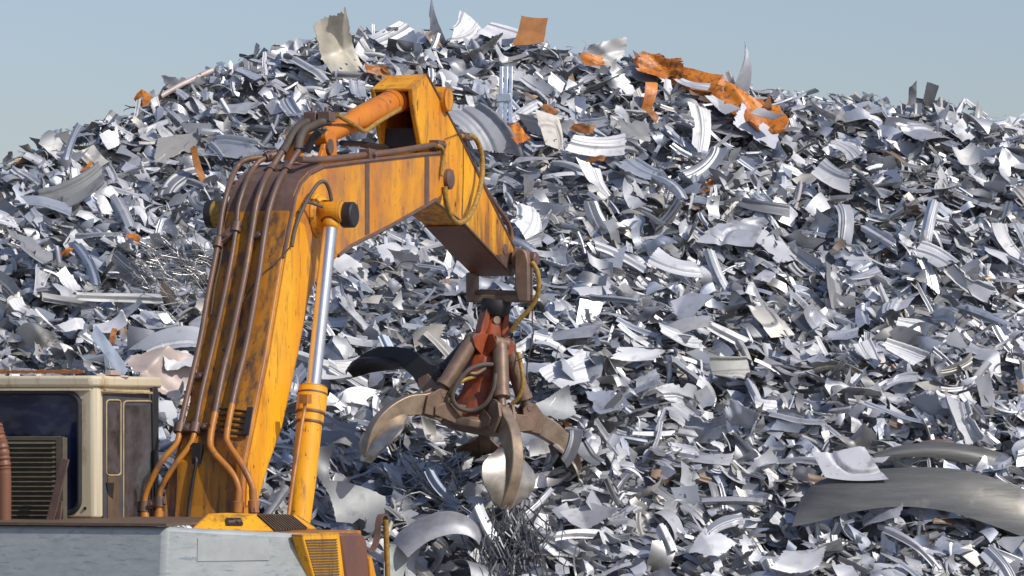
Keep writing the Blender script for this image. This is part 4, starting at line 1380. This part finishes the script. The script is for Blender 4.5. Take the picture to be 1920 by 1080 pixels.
place("flat", 1335, 1020, 62, 1.0, -35, "plain pale square sheet at the foot of the slope", tone=(.6, .61, .63), yaw=5, pitch=40, seed=73, off=.25, lm="the pale square sheet")
place("channel", 1250, 1010, 60, .4, -75, "short bright bead strip beside the pale square sheet", tone=(.72, .72, .73), yaw=10, pitch=30, seed=74, off=.25)
place("panel", 1370, 690, 75, .6, 10, "rounded olive metal panel below the white double channel", tone=(.4, .4, .37), yaw=10, pitch=20, seed=75, off=.2)
place("panel", 642, 690, 95, .5, 15, "ribbed pale tray panel beside the piston rod", tone=(.62, .62, .6), yaw=10, pitch=45, seed=76, off=.2, lm="the ribbed tray beside the piston rod")
place("curl", 800, 630, 52, .75, 10, "brownish bent sheet above the dark grapple tine", tone=(.42, .39, .33), yaw=0, pitch=25, seed=77, off=.2)
place("channel", 735, 660, 75, .28, -70, "pale blue ribbed strip beside the dark grapple tine", tone=(.5, .56, .62), yaw=15, pitch=30, seed=78, off=.2, lm="the pale blue ribbed strip")
place("curl", 668, 952, 110, .75, -30, "large dull grey sheet behind the engine cover", tone=(.40, .41, .40), yaw=10, pitch=30, seed=79, off=.25, lm="the dull sheet behind the engine")
place("channel", 830, 915, 90, .25, -60, "blue edged channel below the front grapple tine", tone=(.40, .46, .55), yaw=20, pitch=35, seed=80, off=.2, lm="the blue edged channel")
place("flat", 630, 822, 95, .35, -12, "long dark flat sheet behind the hoist cylinder", tone=(.34, .34, .32), yaw=0, pitch=45, seed=81, off=.2)
place("pan", 1588, 872, 108, .62, -8, "white stamped trapezoid panel behind the broad curved band", "large_panel", tone=(.74, .74, .74), yaw=-10, pitch=35, seed=82, off=.5, bend=.2, edge=0, lm="the white trapezoid panel")
place("flat", 1500, 1050, 85, .7, 8, "white torn sheet at the bottom under the broad band", tone=(.69, .69, .68), yaw=0, pitch=45, seed=83, off=.25, lm="the white torn sheet")
place("curl", 1815, 290, 62, .7, 20, "pale humped sheet high on the right slope", tone=(.66, .66, .63), yaw=0, pitch=40, seed=84, off=.2, lm="the pale humped sheet")
place("panel", 1560, 330, 75, .6, -35, "beaded arch panel under the falling ridge", tone=(.62, .62, .62), yaw=0, pitch=40, seed=85, off=.2, lm="the beaded arch under the ridge")
place("panel", 1690, 660, 80, .5, -30, "pale boxy panel on the right slope", tone=(.7, .7, .7), yaw=10, pitch=40, seed=86, off=.2, lm="the boxy panel on the right slope")
place("panel", 1750, 480, 70, .6, -35, "mid grey folded panel on the right slope", tone=(.5, .51, .53), yaw=10, pitch=40, seed=87, off=.2, lm="the folded panel on the right slope")
place("flat", 1420, 240, 95, .5, -40, "large slanted grey panel under the orange sheet end", tone=(.50, .51, .55), yaw=15, pitch=30, seed=88, off=.2)

# orange pole tab on the left skyline
p0, p1 = at(282, 192, on_heap(300, 196).y), at(398, 132, on_heap(398, 146).y)
m = MB(); m.tube([p0, p0.lerp(p1, .5) + ZUP * .02, p1], .035, 10, smooth=3)
po = m.build("metal_tube", MAT["pinkscrap"], None, origin=p0, smooth=True)
tag(po, "long pinkish tube lying along the left skyline", "metal tube", "loose pieces on the scrap heap")
LM.append((340, 165, "the pinkish tube on the skyline"))
m = MB()
c = at(267, 184, p0.y - .05)
s_ = p0.y / FPX
pts = [c + Vector((x * s_, (abs(x) * .3) * s_, -y * s_)) for x, y in [(-17, 1), (-10, -10), (-1, -17), (8, -12), (17, -4), (14, 10), (2, 16), (-8, 12)]]
hole = [c + Vector((3.5 * s_ * math.cos(a), 0, 3.5 * s_ * math.sin(a))) for a in np.linspace(math.pi, -math.pi, 8, endpoint=False)]
fr = pts + hole
# ring of quads round the hole, given thickness
vs = fr + [v + Vector((0, .03, 0)) for v in fr]
fs = []
for i in range(8):
    j = (i + 1) % 8
    fs += [(i, j, 8 + j, 8 + i), (16 + i, 24 + i, 24 + j, 16 + j), (i, 16 + i, 16 + j, j), (8 + i, 8 + j, 24 + j, 24 + i)]
m.add(vs, fs)
o = m.build("orange_plate", MAT["opaint"], None, origin=c)
tag(o, "orange angular plate with a round hole at the tube end on the skyline", "metal plate", "loose pieces on the scrap heap")
LM.append((267, 184, "the orange plate with a hole"))

# crushed orange beam
def crushed(name, px, wpx, label, seed, mat="opaint", flat=.45, off=.2):
    pts = [on_heap(x, y, off) for x, y in px]
    pts = catmull(pts, 3)
    rg = random.Random(seed)
    base = [rg.uniform(.75, 1.3) for _ in range(10)]
    m = MB()
    n = len(pts); ring = 7
    o = 0
    for i, p in enumerate(pts):
        t = (pts[min(i + 1, n - 1)] - pts[max(i - 1, 0)]).normalized()
        sd = t.cross(Vector((0, -.8, .6))).normalized()
        up = sd.cross(t)
        w = wpx[0] + (wpx[1] - wpx[0]) * i / (n - 1)
        w = w / FPX * p.y * (1 + .14 * math.sin(i * .9 + seed) + .08 * rg.random())
        if i in (0, n - 1): w *= .5
        for k in range(ring):
            a = 2 * math.pi * (k + .5) / ring
            ca, sa = math.cos(a), math.sin(a)
            sq = 1 / max(abs(ca), abs(sa)) ** .7
            j = base[(k + i // 3) % 10] * (.75 + .5 * rg.random())
            m.v.append(p + sd * (ca * sq * j * w / 2) + up * (sa * sq * j * w / 2 * flat))
    for i in range(n - 1):
        for k in range(ring):
            k2 = (k + 1) % ring
            m.f.append((i * ring + k, i * ring + k2, (i + 1) * ring + k2, (i + 1) * ring + k))
    m.f.append(tuple(range(ring))); m.f.append(tuple((n - 1) * ring + k for k in range(ring)))
    o = m.build(name, MAT[mat], None, origin=pts[0])
    tag(o, label, "scrap piece", "loose pieces on the scrap heap")
    return o
crushed("crushed_beam", [(1190, 112), (1225, 122), (1262, 138), (1310, 152), (1362, 166)], (30, 40), "long crushed orange beam lying under the ridge", 5)
LM.append((1280, 145, "the crushed orange beam"))
crushed("crushed_sheet", [(1338, 172), (1375, 188), (1410, 200), (1440, 222), (1462, 246)], (42, 54), "ragged orange sheet end continuing below the crushed beam", 6, flat=.25)
LM.append((1420, 210, "the ragged orange sheet"))
place("crumple", 1405, 208, 120, .5, -38, "torn orange flap hanging over the ragged orange sheet end", "orange_scrap", "scrap piece", "opaint", yaw=15, pitch=30, seed=94, off=.3)
place("crumple", 1240, 125, 80, .55, -15, "split orange end of the crushed beam curling upward", "orange_scrap", "scrap piece", "opaint", yaw=-10, pitch=25, seed=95, off=.25)
place("panel", 1300, 158, 62, .35, -20, "grey beaded offcut lying across the crushed orange beam", yaw=10, pitch=45, seed=97, off=.42)
place("flat", 1352, 196, 58, .4, -50, "small grey sheet wedged under the orange beam's wide end", tone=(.5, .5, .51), yaw=15, pitch=40, seed=98, off=.42)
place("curl", 1438, 214, 50, .4, -30, "dark grey curl lying over the ragged orange sheet end", tone=(.33, .33, .34), yaw=0, pitch=40, seed=99, off=.45)
place("panel", 1072, 838, 70, .35, 80, "dark folded sheet leaning over the buried end of the right tine", tone=(.33, .34, .35), yaw=-25, pitch=20, seed=96, off=.55)
place("strip", 1340, 190, 90, .12, -22, "dark brown strip under the crushed orange beam", tone=(.16, .12, .10), pitch=30, seed=91, off=.2)
place("strip", 1215, 108, 60, .2, 12, "dark rusty splinter sheet above the crushed beam's thin end", "rusty_splinter", "scrap piece", "rustbrown", pitch=20, seed=92, off=.1)

# upright galvanised profile with cross piece
yb = on_heap(948, 235, .25).y - .1
m = MB()
for dx in (-9, 0, 9):
    m.bar(at(949 + dx, 125, yb), at(947 + dx, 232, yb - .12), .045, .05 if dx else .03, side=Vector((1, 0, 0)))
m.bar(at(930, 184, yb - .1), at(958, 182, yb - .1), .09, .03, side=ZUP)
o = m.build("galvanised_profile", MAT["galv"], None, origin=at(948, 230, yb), bevel=.006)
tag(o, "upright pale galvanised profile with a short cross piece", "metal profile", "loose pieces on the scrap heap")
LM.append((948, 180, "the upright galvanised profile"))

# broad curved bands low on the right and the arch by the handrail
def band(name, edge_a, edge_b, Ya, Yb, mat, label, lm, th=.012, k=8, twist=0, skew=0):
    """a rolled strip of plate: upper edge and lower edge traced at their own distances"""
    ea = catmull([at(x, y, Ya + (i * skew)) for i, (x, y) in enumerate(edge_a)], k)
    eb = catmull([at(x, y, Yb + (i * skew)) for i, (x, y) in enumerate(edge_b)], k)
    nu, nv = len(ea), 7
    P = np.zeros((nu, nv, 3))
    for i in range(nu):
        for j in range(nv):
            t = j / (nv - 1)
            q = ea[i].lerp(eb[i], t) + Vector((0, -.05 * math.sin(math.pi * t), .015 * math.sin(math.pi * t)))
            P[i, j] = q
    org = P.mean(axis=(0, 1))
    V, F = solid_grid(P - org, nu, nv, th)
    me = make_mesh(name, V, F, None, (MAT[mat],))
    o = bpy.data.objects.new(name, me); COL.objects.link(o); o.location = org
    tag(o, label, "metal strip", "loose pieces on the scrap heap")
    xs_ = [x for x, y in edge_a]; ys_ = [y for x, y in edge_a + edge_b]
    LM.append((sum(xs_) / len(xs_), sum(ys_) / len(ys_), lm))
    return o
yq = on_heap(1650, 930).y - .35
band("curved_band", [(1502, 938), (1530, 906), (1590, 888), (1680, 878), (1770, 878), (1840, 890), (1920, 918), (2010, 960)],
     [(1485, 988), (1545, 976), (1600, 960), (1690, 950), (1770, 958), (1830, 975), (1920, 1008), (2010, 1050)], yq, yq - .25, "dullband",
     "broad dull olive band arching across the lower slope", "the broad curved band", skew=-.03)
yq = on_heap(1760, 845).y - .25
band("curved_band", [(1636, 852), (1690, 836), (1750, 830), (1810, 834), (1880, 850), (1940, 868), (2010, 890)],
     [(1640, 862), (1690, 858), (1750, 858), (1810, 868), (1880, 890), (1940, 914), (2010, 942)], yq, yq - .12, "dullband",
     "narrower curved band lying above the broad one", "the narrow curved band")
yq = on_heap(820, 985).y - .85
band("arched_strip", [(737, 1018), (752, 996), (790, 972), (835, 959), (870, 966), (893, 984), (903, 1004)],
     [(765, 1046), (785, 1028), (810, 1012), (845, 1002), (872, 1003), (890, 1012), (898, 1022)], yq, yq - .22, "greyband",
     "pale grey arched strip near the yellow handrail", "the arched strip by the handrail", skew=.03)
place("curl", 742, 1055, 70, .6, 70, "grey green folded flap at the foot of the arched strip", tone=(.42, .44, .42), yaw=20, pitch=10, seed=93, off=.3)

# wire tangle and bundle of shredded strips
def tangle(name, px, py, rx, ry, n, mat, label, seed, vertical=False, rad=.004):
    rg = random.Random(seed)
    m = MB()
    for _ in range(n):
        a, q = rg.uniform(0, 6.28), (rg.random() ** .5 if not vertical else abs(rg.gauss(0, .6)))
        x, y = px + rx * q * math.cos(a), py + ry * q * math.sin(a)
        c = on_heap(x, y, .16 if vertical else .12)
        if vertical:
            d = Vector((rg.gauss(.12, .45), rg.gauss(-.3, .25), -1)).normalized() * rg.uniform(.12, .30)
        else:
            d = Vector((rg.gauss(.7, .5), rg.gauss(0, .4), rg.gauss(-.35, .5))).normalized() * rg.uniform(.12, .4)
        b = Vector((rg.gauss(0, .06), rg.gauss(-.03, .06), rg.gauss(.03, .06)))
        if vertical:
            w = rg.uniform(.006, .02)
            m.bar(c - d, c + b, w, .004, side=Vector((1, rg.uniform(-1, 1), 0))); m.bar(c + b, c + d, w, .004, side=Vector((1, rg.uniform(-1, 1), 0)))
        else:
            m.tube([c - d, c - d * .4 + b, c + d * .4 - b * .5, c + d], rad, 5, smooth=3)
    o = m.build(name, MAT[mat], None, origin=on_heap(px, py))
    tag(o, label, "scrap wire", kind="stuff")
tangle("wire_tangle", 335, 515, 75, 60, 120, "wire", "tangle of thin bright wire beside the boom riser", 3)
LM.append((330, 510, "the wire tangle by the boom"))
tangle("shredded_strips", 965, 1030, 62, 60, 230, "darkstrip", "bundle of thin dark strips hanging down under the grapple", 4, vertical=True)
LM.append((965, 1030, "the dark strip bundle"))
tangle("shredded_strips", 800, 905, 80, 40, 45, "wire", "scatter of thin steel rods under the grapple tines", 8, rad=.008)

LM += [(905, 700, "the grapple hub"), (760, 160, "the dipper head"), (610, 240, "the hose bend over the boom"), (400, 430, "the boom elbow"), (150, 690, "the cab roof"), (990, 520, "the grapple hanger"),
       (700, 820, "the front left tine"), (960, 900, "the front tine"), (1040, 810, "the right tine"), (715, 735, "the dark tine"), (600, 580, "the piston rod")]

# ---- the other large pieces, spread over the face of the heap ---------------
n_named = sum(1 for o in COL.objects if o.get("group") == "loose pieces on the scrap heap")
N = 300 - n_named
cand = rng.uniform([-30, 40], [1950, 1110], (60000, 2))
taken = [(x, y) for x, y, _ in LM]
def hidden(x, y):           # behind the machine in the photograph
    if y > 690 and x < 300: return True
    if x < 690 and y > 985: return True
    if 300 < x < 600 and 300 < y < 985 and (x - 300) > (985 - y) * .16 - 5 and (x - 300) < 200 + (985 - y) * .2: return True
    if 560 < x < 840 and 280 < y < 480 and y < 500 - (x - 600) * .5: return True
    if 690 < x < 830 and 140 < y < 290: return True
    if 770 < x < 980 and 140 < y < 520 and abs((y - 140) - (x - 760) * 1.75) < 90: return True
    if 840 < x < 970 and 580 < y < 830: return True
    return False
spots = []
ci = 0
dmin = 64.0
while len(spots) < N and ci < len(cand):
    x, y = cand[ci]; ci += 1
    if ci % 6000 == 0: dmin *= .9
    sil = np.interp(x, sil_x, sil_y)
    if y < sil + 14 or hidden(x, y): continue
    dm = dmin * (1.0 if x < 1300 else .92)
    if any((x - a) ** 2 + ((y - b) * 1.25) ** 2 < dm * dm for a, b in spots): continue
    if any((x - a) ** 2 + (y - b) ** 2 < 26 ** 2 for a, b in taken): continue
    spots.append((x, y))
N = len(spots)
kinds = rng.choice(["panel", "flat", "curl", "crumple", "channel", "pan", "strip"], N, p=[.38, .15, .17, .08, .16, .03, .03])
tk, tc = tones(N, rng)
info = []
for i, (px, py) in enumerate(spots):
    kind = str(kinds[i])
    p = on_heap(px, py, .08)
    nu, nv = 16, 30
    L = float(np.clip(rng.lognormal(math.log(.45), .20), .35, .68))
    asp = {"panel": (.26, .58), "flat": (.35, .8), "curl": (.3, .62), "crumple": (.45, .8), "channel": (.13, .26), "strip": (.06, .12), "pan": (.55, .85)}[kind]
    if kind in ("channel", "strip"): L *= 1.35
    P = grids(kind, 1, nu, nv, np.array([L]), np.array([L * rng.uniform(*asp)]), rng)[0]
    nrm = surf_normal(np.array([p.x]), np.array([p.y]))
    Rm = orient(1, nrm, rng, .38)[0]
    P = P @ Rm.T
    V, F = solid_grid(P, nu, nv, .004)
    nm = NAMES[kind][0]
    me = make_mesh(nm, V, F, np.tile(tc[i], (len(V), 1)), (MAT["sheet"],))
    o = bpy.data.objects.new(nm, me); COL.objects.link(o)
    o.location = p + Vector(nrm[0]) * rng.uniform(0, .10)
    o["category"] = NAMES[kind][2]; o["group"] = "loose pieces on the scrap heap"
    # what singles it out: look, then bearing from the closest landmark
    lx, ly, ln = min(LM, key=lambda l: (l[0] - px) ** 2 + (l[1] - py) ** 2)
    dx, dy = px - lx, py - ly
    a = math.degrees(math.atan2(-dy, dx)) % 360
    rel = ["right of", "up-right of", "above", "up-left of", "left of", "down-left of", "below", "down-right of"][int(((a + 22.5) % 360) // 45)]
    info.append((o, TONES[tk[i]][1], NAMES[kind][1], rel, ln, math.hypot(dx, dy)))
seen = {}
for t in sorted(info, key=lambda t: t[5]):
    o, tone_, kn, rel, ln, d = t
    key = (tone_, kn, rel, ln)
    seen[key] = seen.get(key, 0) + 1
    if len(key[0].split() + kn.split() + rel.split() + ln.split()) > 15: print("LONG", key)
    o["label"] = ("", "second ", "third ", "fourth ", "fifth ", "sixth ", "seventh ")[seen[key] - 1] + f"{tone_} {kn} {rel} {ln}"
print("individual pieces", n_named, N)

# ================================================================== GROUND, SKY, LIGHT
m = MB()
m.add([(-2500, -300, 0), (2500, -300, 0), (2500, 5000, 0), (-2500, 5000, 0)], [(0, 1, 2, 3)])
g = m.build("ground", plain("yard_dirt", (0.20, 0.18, 0.155), .9, 0, .35, .8), None)
tag(g, kind="structure")

SUN_AZ = Vector((0.80, -0.60, 0)).normalized()
ELEV = R_(42)
sdir = Vector((SUN_AZ.x * math.cos(ELEV), SUN_AZ.y * math.cos(ELEV), math.sin(ELEV)))
sl_ = bpy.data.lights.new("sun", "SUN")
sl_.energy = 3.4
sl_.angle = R_(0.5)
sl_.color = (1, .945, .87)
so = bpy.data.objects.new("sun", sl_)
COL.objects.link(so)
so.rotation_euler = (-sdir).to_track_quat("-Z", "Y").to_euler()
so.location = (20, -10, 30)

w = bpy.data.worlds.new("World")
scene.world = w
w.use_nodes = True
nt = w.node_tree
sky = nt.nodes.new("ShaderNodeTexSky")
sky.sky_type = "NISHITA"
sky.sun_disc = False
sky.sun_elevation = ELEV
sky.sun_rotation = math.atan2(sdir.x, sdir.y)
sky.air_density = 1.2
sky.dust_density = 1.2
sky.ozone_density = 2.5
bg = nt.nodes["Background"]
bg.inputs["Strength"].default_value = 0.125
tint = nd(nt, "ShaderNodeMix", data_type="RGBA", blend_type="MULTIPLY")
tint.inputs[0].default_value = 1.0
nt.links.new(sky.outputs[0], tint.inputs[6])
tint.inputs[7].default_value = (.835, .815, .935, 1)
nt.links.new(tint.outputs[2], bg.inputs["Color"])

scene.view_settings.view_transform = "Standard"
scene.view_settings.look = "None"
scene.view_settings.exposure = 0.03
scene.view_settings.gamma = 1.0
scene.render.engine = "CYCLES"
scene.cycles.max_bounces = 8
scene.cycles.use_denoising = True
